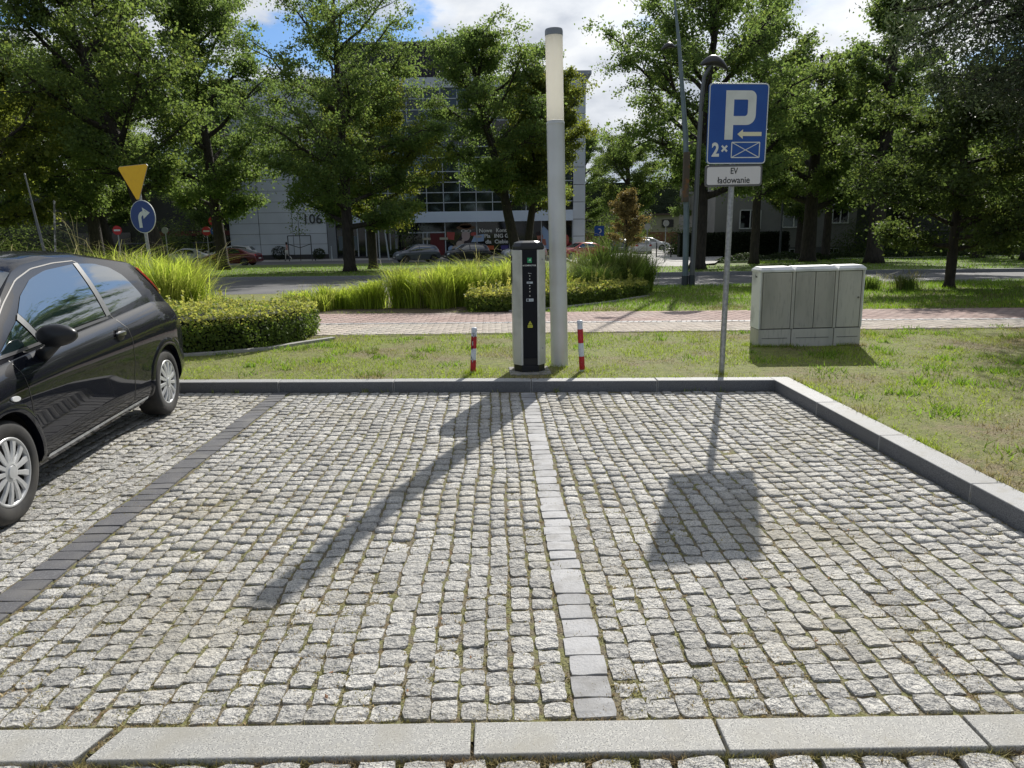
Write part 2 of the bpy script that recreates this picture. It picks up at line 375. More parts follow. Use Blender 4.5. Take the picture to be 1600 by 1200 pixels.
# ------------------------------------------------------------------ footpath
fp = sheet('footpath', [(-5.6, 10.55), (1.19, 10.38), (7.66, 10.04), (40, 8.4), (40, 11.1), (9.58, 12.62), (1.5, 13.1), (-5.6, 13.75)], 0.004, JOINT)
def ynear(x): return 10.40 - .053 * (x - 1)
def ymid(x): return 11.62 - .085 * (x - .8)
def yfarp(x): return 13.15 - .083 * (x - 1)
def paver_band(name, f0, f1, m, pl, pw, x0=-4.2, x1=11.5, zoff=0.012):
    V = []; Fq = []; nrow = 12; rr = random.Random(3)
    k = 0
    t0 = 0.0
    rows = int(1.35 / pw)
    for r in range(rows):
        x = x0 + (0.5 * pl if r % 2 else 0)
        while x < x1:
            a, b = x + .004, x + pl - .004
            ta, tb = r / rows, (r + 1) / rows
            for (xx, tt) in ((a, ta), (b, ta), (b, tb), (a, tb)):
                y = f0(xx) + (f1(xx) - f0(xx)) * tt + (.003 if tt == ta else -.003)
                V.append((xx, y, .1 + zoff + rr.uniform(-.0015, .0015)))
            V += [(q[0], q[1], .095) for q in V[-4:]]
            o = k * 8; Fq += [(o, o + 1, o + 2, o + 3), (o, o + 4, o + 5, o + 1), (o + 1, o + 5, o + 6, o + 2), (o + 2, o + 6, o + 7, o + 3), (o + 3, o + 7, o + 4, o)]
            k += 1; x += pl
    o = np_mesh(name, np.array(V), np.array(Fq), m, fp); tag(o, kind='stuff'); return o
paver_band('beige_paver', lambda x: ynear(x) + .03, lambda x: ymid(x) - .07, PAVER_BEIGE, 0.2, 0.1)
paver_band('red_paver', lambda x: ymid(x) + .07, lambda x: yfarp(x) - .04, PAVER_RED, 0.2, 0.1)
# pale setts between the two bands
sb = MB(); rr = random.Random(5); x = -4.2
while x < 11.5:
    w = rr.uniform(.08, .12)
    sb.box((x + w / 2, ymid(x) - .03 + rr.uniform(-.01, .01), .1), (w - .012, .075, .03 + rr.uniform(0, .012)), rr.uniform(-.1, .1))
    sb.box((x + w / 2 + .03, ymid(x) + .045 + rr.uniform(-.01, .01), .1), (w - .012, .06, .026 + rr.uniform(0, .01)), rr.uniform(-.1, .1)); x += w
tag(sb.build('pale_sett', STONE_SMOOTH, fp, fixn=False), kind='stuff')

# ------------------------------------------------------------------ setts of the parking bays
rng = np.random.default_rng(11)
def stone_variant(seed, rough=1.0, rnd=1.0, n=4):
    r = np.random.default_rng(seed); P = []
    for j in range(4):
        for i in range(4):
            x = (-.5, -.2, .2, .5)[i]; y = (-.5, -.2, .2, .5)[j]
            edge = i in (0, 3) or j in (0, 3); corner = i in (0, 3) and j in (0, 3)
            if corner: x *= 1 - r.uniform(.01, .15) * rnd; y *= 1 - r.uniform(.01, .15) * rnd
            else:
                if edge: 
                    x += r.uniform(-.04, .03) * rough * (1 if x > 0 else -1) if i in (0, 3) else r.uniform(-.05, .05); y += r.uniform(-.04, .03) * rough * (1 if y > 0 else -1) if j in (0, 3) else r.uniform(-.05, .05)
            z = (r.uniform(-.004, .0045) if not edge else r.uniform(-.0055, .0025)) * rough - (r.uniform(0, .003) if corner else 0)
            P.append((x, y, z))
    order = [0, 1, 2, 3, 7, 11, 15, 14, 13, 12, 8, 4]
    sk = [(P[k][0] * 1.03, P[k][1] * 1.03, -.032) for k in order]
    V = np.array(P + sk); Fq = []
    for j in range(3):
        for i in range(3): Fq.append((j * 4 + i, j * 4 + i + 1, j * 4 + i + 5, j * 4 + i + 4))
    for a in range(12):
        b = (a + 1) % 12; Fq.append((order[a], 16 + a, 16 + b, order[b]))
    return V, np.array(Fq)
VARS = [stone_variant(s) for s in range(28)]
VARS_S = [stone_variant(s + 50, .35, .5) for s in range(10)]
def var_mesh(V, Fq, m, name):
    me = bpy.data.meshes.new(name); me.from_pydata([tuple(p) for p in V], [], [tuple(int(i) for i in f) for f in Fq]); me.materials.append(m); me.update(); return me
def stones_to_objects(parent, stones, vars_, m, name, stuffname, limit=290, sz=1.0):
    """stones: list (x,y,w,l,rz,dz,tx,ty). The nearest ones in view become parts, the rest one mesh"""
    meshes = [var_mesh(V, Fq, m, name) for V, Fq in vars_]
    def vis(s): return s[1] > 1.75 and abs(s[0] + .02 * s[1]) < .76 * s[1] * .977 + .25
    idx = sorted(range(len(stones)), key=lambda i: (not vis(stones[i]), (stones[i][0] ** 2 + stones[i][1] ** 2)))
    near = [i for i in idx[:limit] if vis(stones[i])]; rest = [i for i in range(len(stones)) if i not in set(near)]
    for i in near:
        x, y, w, l, rz, dz, tx, ty = stones[i]
        o = bpy.data.objects.new(name, meshes[i % len(meshes)]); col.objects.link(o); o.parent = parent
        o.location = (x, y, dz); o.rotation_euler = (tx, ty, rz); o.scale = (w, l, sz)
    Vs = []; Fs = []; off = 0
    for i in rest:
        x, y, w, l, rz, dz, tx, ty = stones[i]; V, Fq = vars_[i % len(vars_)]
        c, s = math.cos(rz), math.sin(rz); a = V[:, 0] * w; b = V[:, 1] * l
        W = np.stack([x + a * c - b * s, y + a * s + b * c, V[:, 2] * sz + dz + a * -ty + b * tx], 1)
        Vs.append(W); Fs.append(Fq + off); off += len(V)
    if Vs:
        o = np_mesh(stuffname, np.concatenate(Vs), np.concatenate(Fs), m, parent); tag(o, kind='stuff')
def slab_y(x): return 2.074 - .023 * (x + .09)
def wob(x, y): return .011 * math.sin(y * 1.7 + x * 1.1) + .007 * math.sin(y * 4.1 + x * 2.3 + 1)
def bay(x0, x1, seed, wmean=.1015):
    r = random.Random(seed); n = round((x1 - x0) / wmean); ws = [wmean * r.uniform(.9, 1.12) for _ in range(n)]; k = (x1 - x0) / sum(ws); ws = [w * k for w in ws]
    out = []; x = x0
    for w in ws:
        cxx = x + w / 2; y = slab_y(cxx) + .016 + r.uniform(0, .008); yend = kerb_y(cxx) - .012
        while y < yend - .04:
            l = r.choice([r.uniform(.078, .108), r.uniform(.088, .104), r.uniform(.088, .104), r.uniform(.10, .138)])
            if y + l > yend: l = yend - y
            ed = min(1, (cxx - x0) / .25, (x1 - cxx) / .25)
            jx = r.uniform(-.004, .004)
            out.append((cxx + wob(cxx, y) * ed + jx, y + l / 2, w - r.uniform(.006, .017), l - r.uniform(.004, .015), r.gauss(0, .028), r.gauss(0, .002) - .003, r.gauss(0, .016), r.gauss(0, .016)))
            y += l
        x += w
    return out
WL0, WL1 = .245, .395; DL0, DL1 = -2.305, -2.135
bayR = sheet('parking_bay', [(WL0 - .01, 2.0), (KX + .02, 2.0), (KX + .02, kerb_y(KX)), (WL0 - .01, kerb_y(WL0))], -.0105, JOINT, flat=0)
bayM = sheet('parking_bay', [(DL0 - .01, 2.0), (WL0 - .01, 2.0), (WL0 - .01, kerb_y(WL0)), (DL0 - .01, kerb_y(DL0))], -.0105, JOINT, flat=0)
bayL = sheet('parking_bay', [(-9, 2.0), (DL0 - .01, 2.0), (DL0 - .01, kerb_y(DL0)), (-9, kerb_y(-9))], -.0105, JOINT, flat=0)
stones_to_objects(bayR, bay(WL1 + .008, KX - .006, 1), VARS, GRANITE, 'paving_stone', 'distant_paving_stones')
stones_to_objects(bayM, bay(DL1 + .008, WL0 - .008, 2), VARS, GRANITE, 'paving_stone', 'distant_paving_stones')
stones_to_objects(bayL, bay(-6.4, DL0 - .008, 3), VARS, GRANITE, 'paving_stone', 'distant_paving_stones', limit=200)
# pale dividing line of smooth setts, dark dividing line of concrete pavers
def line_stones(x0, x1, lo, hi, seed, jit):
    r = random.Random(seed); y = slab_y(x0) + .02; out = []; ye = kerb_y(x0) - .01
    while y < ye - .05:
        l = min(r.uniform(lo, hi), ye - y)
        out.append(((x0 + x1) / 2 + r.uniform(-jit, jit), y + l / 2, (x1 - x0) - r.uniform(.004, .004 + 2 * jit), l - r.uniform(.006, .012), r.gauss(0, jit * 2), r.gauss(0, jit * .3) - .001, r.gauss(0, .01), r.gauss(0, .01)))
        y += l
    return out
wl = tag(MB().box(((WL0 + WL1) / 2, 4.5, -.02), (WL1 - WL0, 4.9, .006)).build('pale_dividing_line', JOINT), kind='structure')
stones_to_objects(wl, line_stones(WL0, WL1, .095, .135, 4, .006), VARS_S, STONE_SMOOTH, 'pale_sett', 'pale_setts')
dl = tag(MB().box(((DL0 + DL1) / 2, 4.6, -.02), (DL1 - DL0, 4.9, .006)).build('dark_dividing_line', JOINT), kind='structure')
flat_pav = [stone_variant(s + 90, .08, .12) for s in range(6)]
stones_to_objects(dl, line_stones(DL0, DL1, .098, .112, 6, .006), flat_pav, PAVER_DARK, 'dark_paver', 'dark_pavers')
# granite threshold slabs
th = tag(MB().box((-1.5, 1.99, -.06), (14, .2, .02)).build('threshold_strip', JOINT), kind='structure')
edges = [-5.2, -4.3, -3.3, -2.35, -1.29, -.10, .70, 1.52, 2.55, 3.5]
for i in range(len(edges) - 1):
    a, b = edges[i] + .006, edges[i + 1] - .006
    sk = .025 if abs(edges[i] + 1.29) < .01 else 0
    m_ = MB().add([(a + sk * -.9, slab_y(a) - .148, -.05), (b - (.03 if abs(edges[i + 1] + 1.29) < .01 else 0) * 1.7, slab_y(b) - .148, -.05), (b + .0, slab_y(b), -.05), (a + sk, slab_y(a), -.05),
                   (a + sk * -.9, slab_y(a) - .148, .004), (b - (.03 if abs(edges[i + 1] + 1.29) < .01 else 0) * 1.7, slab_y(b) - .148, .004), (b + .0, slab_y(b), .004), (a + sk, slab_y(a), .004)],
                  [(3, 2, 1, 0), (4, 5, 6, 7), (0, 1, 5, 4), (1, 2, 6, 5), (2, 3, 7, 6), (3, 0, 4, 7)])
    m_.build('threshold_slab', GRANITE_SAWN, th, bevel=.004)
# driveway of larger setts in front
drv = sheet('driveway', [(-9, -12), (KX + .2, -12), (KX + .2, 2.0), (-9, 2.0)], -.03, JOINT, flat=0)
ds = []; r_ = random.Random(9); y = 1.918
while y > .6:
    l = r_.uniform(.13, .15); x = -3.4 + r_.uniform(0, .1)
    while x < 3.0:
        w = r_.uniform(.115, .165)
        ds.append((x + w / 2, y - l / 2 - .023 * x, w - .022, l - .022, r_.gauss(0, .03), r_.gauss(0, .003) - .008, r_.gauss(0, .02), r_.gauss(0, .02))); x += w
    y -= l
stones_to_objects(drv, ds, VARS, GRANITE, 'driveway_sett', 'driveway_setts', limit=60)

# kerbs: each granite stone a part
KERB_FACE = mat('granite_kerb_front', (0.19, 0.195, 0.205), 0.65, var=[(260, (0.06, 0.065, 0.075), 0.46, 0.58), (2.5, (0.13, 0.135, 0.14), 0.45, 0.7)], bump=[(200, 0.3, 0.002)], island=0.08)  # darker granite tone for the front faces, lighter one for the tops
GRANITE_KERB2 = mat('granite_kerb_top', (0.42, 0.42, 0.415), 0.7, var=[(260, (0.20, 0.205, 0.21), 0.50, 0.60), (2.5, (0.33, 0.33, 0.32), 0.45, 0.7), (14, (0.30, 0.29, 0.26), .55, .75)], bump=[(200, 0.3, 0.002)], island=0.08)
kf = tag(MB().box((-2, kerb_y(-2) + .08, -.12), (12, .1, .1)).build('far_kerb', JOINT), kind='structure')
ka = math.atan(-.079); kedges = [-8.4, -7.3, -6.2, -5.1, -4.05, -3.3, -2.25, -1.05, .36, 1.62, KX]
for a, b in zip(kedges[:-1], kedges[1:]):
    b2 = b - .006 if b < KX - .01 else b
    P = [(a, kerb_y(a)), (b2, kerb_y(b2)), (b2, kerb_y(b2) + .15), (a, kerb_y(a) + .15)]
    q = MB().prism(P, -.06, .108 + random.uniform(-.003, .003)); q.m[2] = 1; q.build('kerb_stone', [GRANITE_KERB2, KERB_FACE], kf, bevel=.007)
kr = tag(MB().box((KX + .1, 2, -.12), (.1, 9, .1)).build('side_kerb', JOINT), kind='structure')
ys = [kerb_y(KX) + .15, 5.9, 4.88, 3.87, 2.86, 1.85, .85, -.2, -1.2]
for a, b in zip(ys[:-1], ys[1:]):
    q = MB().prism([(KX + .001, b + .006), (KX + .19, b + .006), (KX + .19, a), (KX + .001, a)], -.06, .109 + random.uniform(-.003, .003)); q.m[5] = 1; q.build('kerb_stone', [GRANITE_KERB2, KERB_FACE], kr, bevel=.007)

# ------------------------------------------------------------------ small vegetation as stuff
def blades(name, XY, Z, h, w, m, lean=.6, seg=1, seed=0, parent=None, kind='stuff'):
    """triangle blades; XY (n,2), Z (n,), h (n,), w (n,)"""
    r = np.random.default_rng(seed); n = len(XY)
    a = r.uniform(0, 2 * math.pi, n); la = r.uniform(0, 2 * math.pi, n); ln = r.uniform(0, lean, n) * h
    dx, dy = np.cos(a) * w / 2, np.sin(a) * w / 2
    V = np.empty((n, 3, 3))
    V[:, 0] = np.stack([XY[:, 0] - dx, XY[:, 1] - dy, Z], 1); V[:, 1] = np.stack([XY[:, 0] + dx, XY[:, 1] + dy, Z], 1)
    V[:, 2] = np.stack([XY[:, 0] + np.cos(la) * ln, XY[:, 1] + np.sin(la) * ln, Z + h], 1)
    o = np_mesh(name, V.reshape(-1, 3), np.arange(n * 3).reshape(-1, 3), m, parent, nper=3)
    if kind: tag(o, kind=kind)
    return o
def fbm(X, Y, s, seed=0):
    return np.array([mnoise.fractal((x * s, y * s, seed), 1.0, 2.0, 4) for x, y in zip(X, Y)])
# lawn grass near
n = 230000
X = rng.uniform(-5, 11, n); Y = 1 + rng.uniform(0, 1, n) ** .9 * 12.6
keep = (np.abs(X) < .78 * Y + .8) & ~((X < KX + .17) & (Y < kerb_y(X) + .13)) & ~((Y > ynear(X) + .0) & (Y < yfarp(X) + .05) & (X > -3.6))
X, Y = X[keep], Y[keep]
g = fbm(X, Y, 1.3, 2.0); den = np.clip(.8 + g * 1.5, .3, 1)
den = np.where((X > 4) & (Y < 7.5), den * .75, den)
k2 = rng.uniform(0, 1, len(X)) < den; X, Y, g = X[k2], Y[k2], g[k2]
hh = rng.uniform(.015, .04, len(X)) * np.clip(1 + g * 1.2, .5, 1.8)
lg = blades('lawn_grass', np.stack([X, Y], 1), np.full(len(X), .098), hh, rng.uniform(.004, .010, len(X)), BLADE, 1.5, seed=1)
nd = 70000
Xd = rng.uniform(-4, 9, nd); Yd = 1.5 + rng.uniform(0, 1, nd) * 9.2
kd = (np.abs(Xd) < .78 * Yd + .6) & ~((Xd < KX + .17) & (Yd < kerb_y(Xd) + .13)) & (Yd < ynear(Xd))
Xd, Yd = Xd[kd], Yd[kd]; gd = fbm(Xd, Yd, 2.1, 5.0); kd = rng.uniform(0, 1, len(Xd)) < np.clip(.5 + gd * 1.8, .08, 1); Xd, Yd = Xd[kd], Yd[kd]
STRAW = grassmat('straw', (0.33, 0.28, 0.14), (0.24, 0.17, 0.09), (0.34, 0.29, 0.12), .3)
blades('dry_grass', np.stack([Xd, Yd], 1), np.full(len(Xd), .10), rng.uniform(.006, .022, len(Xd)), rng.uniform(.004, .008, len(Xd)), STRAW, 3.0, seed=11)
# longer tufts hugging the kerb back, the path edge, posts, cabinet and plinth
ex, ey, eh = [], [], []
for _ in range(5200):
    k = rng.integers(0, 5)
    if k == 0: xx = rng.uniform(-4, KX + .2); yy = kerb_y(xx) + .15 + abs(rng.normal(0, .02))
    elif k == 1: yy = rng.uniform(2.5, 6.9); xx = KX + .19 + abs(rng.normal(0, .02))
    elif k == 2: xx = rng.uniform(-2.3, 8); yy = ynear(xx) - abs(rng.normal(0, .03))
    elif k == 3: xx = 3.34 + rng.uniform(-.06, 1.36); yy = 8.87 - abs(rng.normal(0, .03)) - (xx - 3.34) * .026
    else:
        c_ = [(.72, 7.88, .12), (-.25, 7.53, .05), (.93, 7.52, .05), (2.367, 7.26, .05), (3.32, 9.0, .08), (.365, 7.4, .24)][rng.integers(0, 6)]; a_ = rng.uniform(0, 6.28); xx = c_[0] + math.cos(a_) * (c_[2] + abs(rng.normal(0, .04))); yy = c_[1] + math.sin(a_) * (c_[2] + abs(rng.normal(0, .04)))
    if mnoise.noise((xx * 3, yy * 3, 1)) < -.12: continue
    ex.append(xx); ey.append(yy); eh.append(rng.uniform(.02, .065))
blades('edge_grass', np.stack([ex, ey], 1), np.full(len(ex), .095), np.array(eh), np.full(len(ex), .007), BLADE, 1.3, seed=14)
# leafy weed tufts in the lawn
tx_, ty_, th_ = [], [], []
for i in range(260):
    yy = rng.uniform(2.5, 10.2); xx = rng.uniform(-3.5, .8 * yy)
    if (xx < KX + .3 and yy < kerb_y(xx) + .2): continue
    k = rng.integers(20, 60); s = rng.uniform(.04, .11)
    tx_ += list(xx + rng.normal(0, s, k)); ty_ += list(yy + rng.normal(0, s, k)); th_ += list(rng.uniform(.03, .075, k))
blades('lawn_weeds', np.stack([tx_, ty_], 1), np.full(len(tx_), .098), np.array(th_), np.full(len(tx_), .013), BLADE_GREEN, 1.4, seed=4)
# verge beyond the footpath, and edge tufts against the path
n = 42000
Y = rng.uniform(12.4, 21, n); X = rng.uniform(.8, 16, n)
keep = (Y > yfarp(X) + .03) & (X < .8 * Y + 1)
X, Y = X[keep], Y[keep]
blades('verge_grass', np.stack([X, Y], 1), ztn(Y) - .015, rng.uniform(.05, .11, len(X)), rng.uniform(.012, .02, len(X)), BLADE_GREEN, 1.2, seed=2)
n = 26000
Y = rng.uniform(26, 50, n); X = rng.uniform(-24, 38, n); keep = (Y > yfar(X) + .3) & ~((X > 4) & (X < 15 + (Y - 42) * .35) & (Y > 36.6)); X, Y = X[keep], Y[keep]
blades('median_grass', np.stack([X, Y], 1), ztn(Y) + .1, rng.uniform(.05, .13, len(X)), rng.uniform(.03, .05, len(X)), BLADE_GREEN, 1.2, seed=3)
# moss and dry grass in the joints
n = 120000
Y = 1.6 + 5.5 * rng.uniform(0, 1, n) ** 1.15; X = rng.uniform(-.78, .78, n) * Y; keep = (X < KX - .01) & (Y < kerb_y(X) - .01) & (X > -5)
X, Y = X[keep], Y[keep]
g = fbm(X, Y, 1.9, 7.0); k2 = rng.uniform(0, 1, len(X)) < np.clip(.45 + g * 1.7, .05, 1) * np.clip(1.15 - (Y - 2) * .12, .35, 1); X, Y = X[k2], Y[k2]
blades('joint_moss_tufts', np.stack([X, Y], 1), np.full(len(X), -.011), rng.uniform(.006, .015, len(X)), rng.uniform(.004, .01, len(X)), MOSS, 1.6, seed=5)
n = 6000
X = rng.uniform(-2.2, 2.2, n); Y = slab_y(X) - .148 - np.abs(rng.normal(0, .014, n)); 
X2 = rng.uniform(-2.6, 2.6, 4000); Y2 = slab_y(X2) + np.abs(rng.normal(0, .008, 4000)) + .003
X = np.concatenate([X, X2]); Y = np.concatenate([Y, Y2])
blades('slab_edge_moss', np.stack([X, Y], 1), np.full(len(X), -.03), rng.uniform(.02, .042, len(X)), rng.uniform(.002, .006, len(X)), MOSS, 2.0, seed=6)
# a few weeds at the foot of the far kerb
xs_ = []; ys_ = []; hs_ = []
for (wx, k) in ((.62, 14), (.0, 5), (-1.35, 16), (-1.15, 6), (-2.95, 6), (1.9, 8), (2.25, 6), (2.0, 4), (-.6, 4), (-2.7, 9)):
    xs_ += list(wx + rng.normal(0, .02, k)); ys_ += list(kerb_y(wx) - .02 + rng.normal(0, .01, k)); hs_ += list(rng.uniform(.03, .085, k))
blades('kerb_weeds', np.stack([xs_, ys_], 1), np.full(len(xs_), -.015), np.array(hs_), np.full(len(xs_), .009), BLADE, .9, seed=8)
# dry leaves and crumbs scattered on the setts
lv = MB(); r_ = random.Random(12)
def leaf_flat(x, y, z, s, a, mi=0):
    c, q = math.cos(a), math.sin(a); P = []
    for (u, v, w_) in ((-1, 0, .1), (-.2, .45, .0), (1, .1, .25), (.1, -.42, .02)): P.append((x + s * (u * c - v * q), y + s * (u * q + v * c), z + s * w_))
    lv.add(P, [(0, 3, 2), (0, 2, 1)])
DRYLEAF = mat('dry_leaf', (0.20, 0.09, 0.035), 0.8, island=.4)
for _ in range(46):
    yy = r_.uniform(2.2, 6.9); xx = r_.uniform(-.6, .6) * yy
    if xx < KX - .1: leaf_flat(xx, yy, .004, r_.uniform(.008, .018), r_.uniform(0, 6))
for _ in range(60):
    yy = r_.uniform(5.5, 10); xx = r_.uniform(KX + .3, 7) if yy < 7.3 else r_.uniform(-3, 7); leaf_flat(xx, yy, .125, r_.uniform(.012, .022), r_.uniform(0, 6))
tag(lv.build('fallen_leaves', DRYLEAF, fixn=False), kind='stuff')

# ================================================================== FURNITURE
G1 = 0.1
# ---- lamp column
t = thing('lamp_column', 'tall pale grey round column lamp with milky white upper tube, behind the charger', 'street lamp', (.72, 7.88, G1))
t.rotation_euler = (0, R(-.9), 0)
MB().lathe([(.098, -.05), (.097, .0), (.095, 1.2), (.0945, 1.205), (.0945, 1.21), (.094, 2.60), (.088, 2.605), (.088, 2.62)], 40).build('pole', LAMP_GREY, t, smooth=True, angle=40)
MB().lathe([(.090, 2.622), (.090, 3.465)], 40, close=False).build('diffuser', LAMP_MILK, t, smooth=True)
MB().lathe([(.093, 3.445), (.093, 3.49), (.088, 3.51), (.06, 3.517), (.0, 3.52)], 40, close=False).build('cap', mat('cap_grey', (.25, .27, .29), .4, metal=.4), t, smooth=True, angle=40)
MB().lathe([(.0935, 2.575), (.0965, 2.58), (.0965, 2.60), (.0935, 2.605)], 40, close=False).build('collar', LAMP_GREY, t, smooth=True)
for z in (2.50, ): 
    for a in (-2.8, -.35): MB().lathe([(.007, 0), (.007, .006), (.003, .008)], 10, axis='y', c=(.094 * math.cos(a), .094 * math.sin(a) - .004, z)).build('bolt', GALV, t)
# ---- EV charger
CHG = mat('charger_grey_panel', (.57, .58, .55), .45, metal=.15, var=[(5, (.44, .45, .42), .45, .7)], bump=[(60, .05, .001)])
CHD = mat('charger_dark_side', (.34, .35, .33), .5)
CHB = mat('charger_black', (.014, .015, .018), .42, spec=.4)
t = thing('charging_station', 'grey and black electric car charging post with green logo, beside the lamp column', 'charging station', (.365, 7.58, G1), R(2))
MB().box((0, -.01, -.012), (.44, .44, .055)).build('plinth', mat('plinth_concrete', (.30, .29, .265), .9, var=[(20, (.2, .19, .16), .45, .65)]), t, bevel=.01)
o_ = [(-.155, -.03), (-.085, -.125), (.085, -.125), (.155, -.03), (.155, .13), (.10, .16), (-.10, .16), (-.155, .13)]
MB().prism([(x * 1.05, y * 1.03) for x, y in o_], .012, .088).build('base_skirt', CHB, t, bevel=.006)
MB().prism(o_, .088, 1.305).build('housing', CHB, t, bevel=.004)
capm = MB(); n_ = 8
def ring_at(k, z): return [(x * k, y * k, z) for x, y in o_]
V = ring_at(1.06, 1.305) + ring_at(1.06, 1.335) + ring_at(.93, 1.372) + ring_at(.6, 1.39)
fc = [tuple(range(8))[::-1], tuple(range(24, 32))]
for L in range(3): fc += [(L * 8 + i, L * 8 + (i + 1) % 8, L * 8 + 8 + (i + 1) % 8, L * 8 + 8 + i) for i in range(8)]
capm.add(V, fc).build('top_cap', BLACKSAT, t, bevel=.008)
for s in (-1, 1):
    # front grey panel, slightly angled, with a returned inner edge
    P = [(s * .076, -.145), (s * .098, -.147), (s * .172, -.055), (s * .160, -.045), (s * .083, -.13)]
    MB().prism(P, .092, 1.30).build('front_panel', CHG, t, bevel=.003)
    MB().prism([(s * .157, -.042), (s * .172, -.052), (s * .174, .125), (s * .157, .13)], .092, 1.30).build('side_panel', CHG, t, bevel=.003)
    sk = MB(); P = []
    for k in range(20):
        a = 2 * math.pi * k / 20; P.append((.035 + .045 * math.cos(a), 1.04 + (.13 if math.sin(a) > 0 else .09) * math.sin(a)))
    sk.prism(P, s * .170, s * .181, plane='yz').build('socket', CHB, t, bevel=.003)
    MB().box((s * .1775, .02, 1.215), (.009, .05, .05)).build('socket_cover', CHB, t)
MB().box((0, -.131, .73), (.148, .02, 1.13)).build('front_strip', mat('charger_strip', (.007, .008, .013), .5, spec=.2), t, bevel=.003)
YF = -.1425
MB().box((0, YF, 1.195), (.046, .003, .052)).build('logo', mat('logo_green', (.02, .30, .12), .4), t, bevel=.006)
MB().prism([(-.012, 1.19), (.012, 1.186), (.012, 1.212), (-.002, 1.206)], YF - .004, YF - .0018, plane='xz').build('logo_mark', mat('logo_pale', (.45, .7, .5), .4), t)
MB().box((-.066, YF, 1.142), (.009, .002, .011)).build('brand_mark', SIGN_WHITE, t)
text_mesh('brand_lettering', 'COMPACTOR', .0195, SIGN_WHITE, t, (.006, YF, 1.142), bold=.0006)
text_mesh('small_lettering', 'Status', .015, SIGN_WHITE, t, (0, YF, 1.062))
for z in (1.035, 1.003, .935, .905, .873, .828): MB().lathe([(.0055, 0), (.0055, .003)], 12, axis='y', c=(0, YF - .002, z)).build('indicator_light', SIGN_WHITE, t)
for z in (1.018, .92, .888, .85): text_mesh('tiny_lettering', '. . . . .', .010, mat('dim_print', (.25, .25, .27), .6), t, (0, YF, z))
MB().box((0, YF, .966), (.062, .003, .020)).build('sticker', mat('sticker_pale', (.50, .56, .62), .5), t)
text_mesh('sticker_print', 'RFID', .012, BLACKINK, t, (-.008, YF - .0025, .966))
MB().box((0, YF, .785), (.075, .003, .030)).build('sticker', MATS['sticker_pale'], t)
MB().box((-.021, YF - .0022, .785), (.018, .002, .022)).build('sticker_mark', BLACKINK, t)
text_mesh('sticker_print', 'www', .013, mat('grey_print', (.2, .24, .3), .5), t, (.014, YF - .0025, .785))
YEL = mat('warning_yellow', (.62, .62, .06), .5)
MB().prism([(-.022, .528), (.022, .528), (0, .566)], YF - .002, YF + .001, plane='xz').build('warning_triangle', YEL, t)
text_mesh('warning_bolt', '!', .026, BLACKINK, t, (0, YF - .003, .540), bold=.001)
MB().box((0, YF, .508), (.052, .003, .026)).build('warning_sticker', YEL, t)
text_mesh('warning_print', 'UWAGA', .010, BLACKINK, t, (0, YF - .0025, .508))
for z in (1.20, .27): 
    MB().lathe([(.010, 0), (.010, .005), (.004, .009)], 12, axis='y', c=(.135, -.112, z)).build('lock', GALV, t)
# ---- red and white posts
RED = mat('post_red', (.50, .015, .03), .45, var=[(14, (.40, .02, .03), .5, .7), (60, (.62, .5, .48), .69, .72)])
WHT = mat('post_white', (.66, .70, .76), .45, var=[(30, (.5, .53, .57), .55, .75)])
def post(loc, h, tilt, label, graf):
    t = thing('bollard', label, 'bollard', loc, group='red and white posts beside the charger'); t.rotation_euler = tilt
    zs = [0, .03, .03 + (h - .12) * .33, .03 + (h - .12) * .66, h - .09, h - .002]
    cs = [WHT, RED, WHT, RED, WHT]
    MB().lathe([(.029, -.05), (.029, h - .01), (.022, h)], 20).build('tube', WHT, t, smooth=True, angle=40)
    for i, (a, b) in enumerate(zip(zs[:-1], zs[1:])):
        if cs[i] is RED: MB().lathe([(.0302, a), (.0302, b)], 20, close=False).build('red_band', RED, t, smooth=True)
    MB().lathe([(.0305, h - .035), (.031, h - .004), (.024, h + .004), (0, h + .006)], 20, close=False).build('cap', WHT, t, smooth=True)
    if graf:
        gr = MB(); rr = random.Random(4)
        for z0, n in ((.36, 26), (.10, 12)):
            for _ in range(n):
                a = rr.uniform(-2.6, -1.2); z = z0 + rr.uniform(-.09, .09); 
                pts = [Vector((.0312 * math.cos(a + q * .16), .0312 * math.sin(a + q * .16), z + rr.uniform(-.02, .02))) for q in range(3)]
                gr.tube(pts, .0016, 4)
        tag(gr.build('scribble', BLACKPL, t), kind='stuff')
        for (a0, z0, w, hh) in ((-1.9, .40, .35, .05), (-2.1, .31, .3, .045), (-2.0, .13, .3, .05)):
            MB().add([(.0309 * math.cos(a0 + k * w / 3), .0309 * math.sin(a0 + k * w / 3), z0 + dz + .006 * (k % 2)) for k in range(4) for dz in (0, hh)], [(0, 2, 3, 1), (2, 4, 5, 3), (4, 6, 7, 5)]).build('torn_sticker', mat('sticker_white', (.6, .6, .62), .6), t)
post((-.249, 7.53, G1 - .01), .50, (R(-2), R(3), 0), 'shorter red and white post left of the charger, scribbled with stickers', True)
post((.934, 7.52, G1 - .01), .56, (0, R(-3.2), 0), 'clean red and white post right of the lamp column', False)

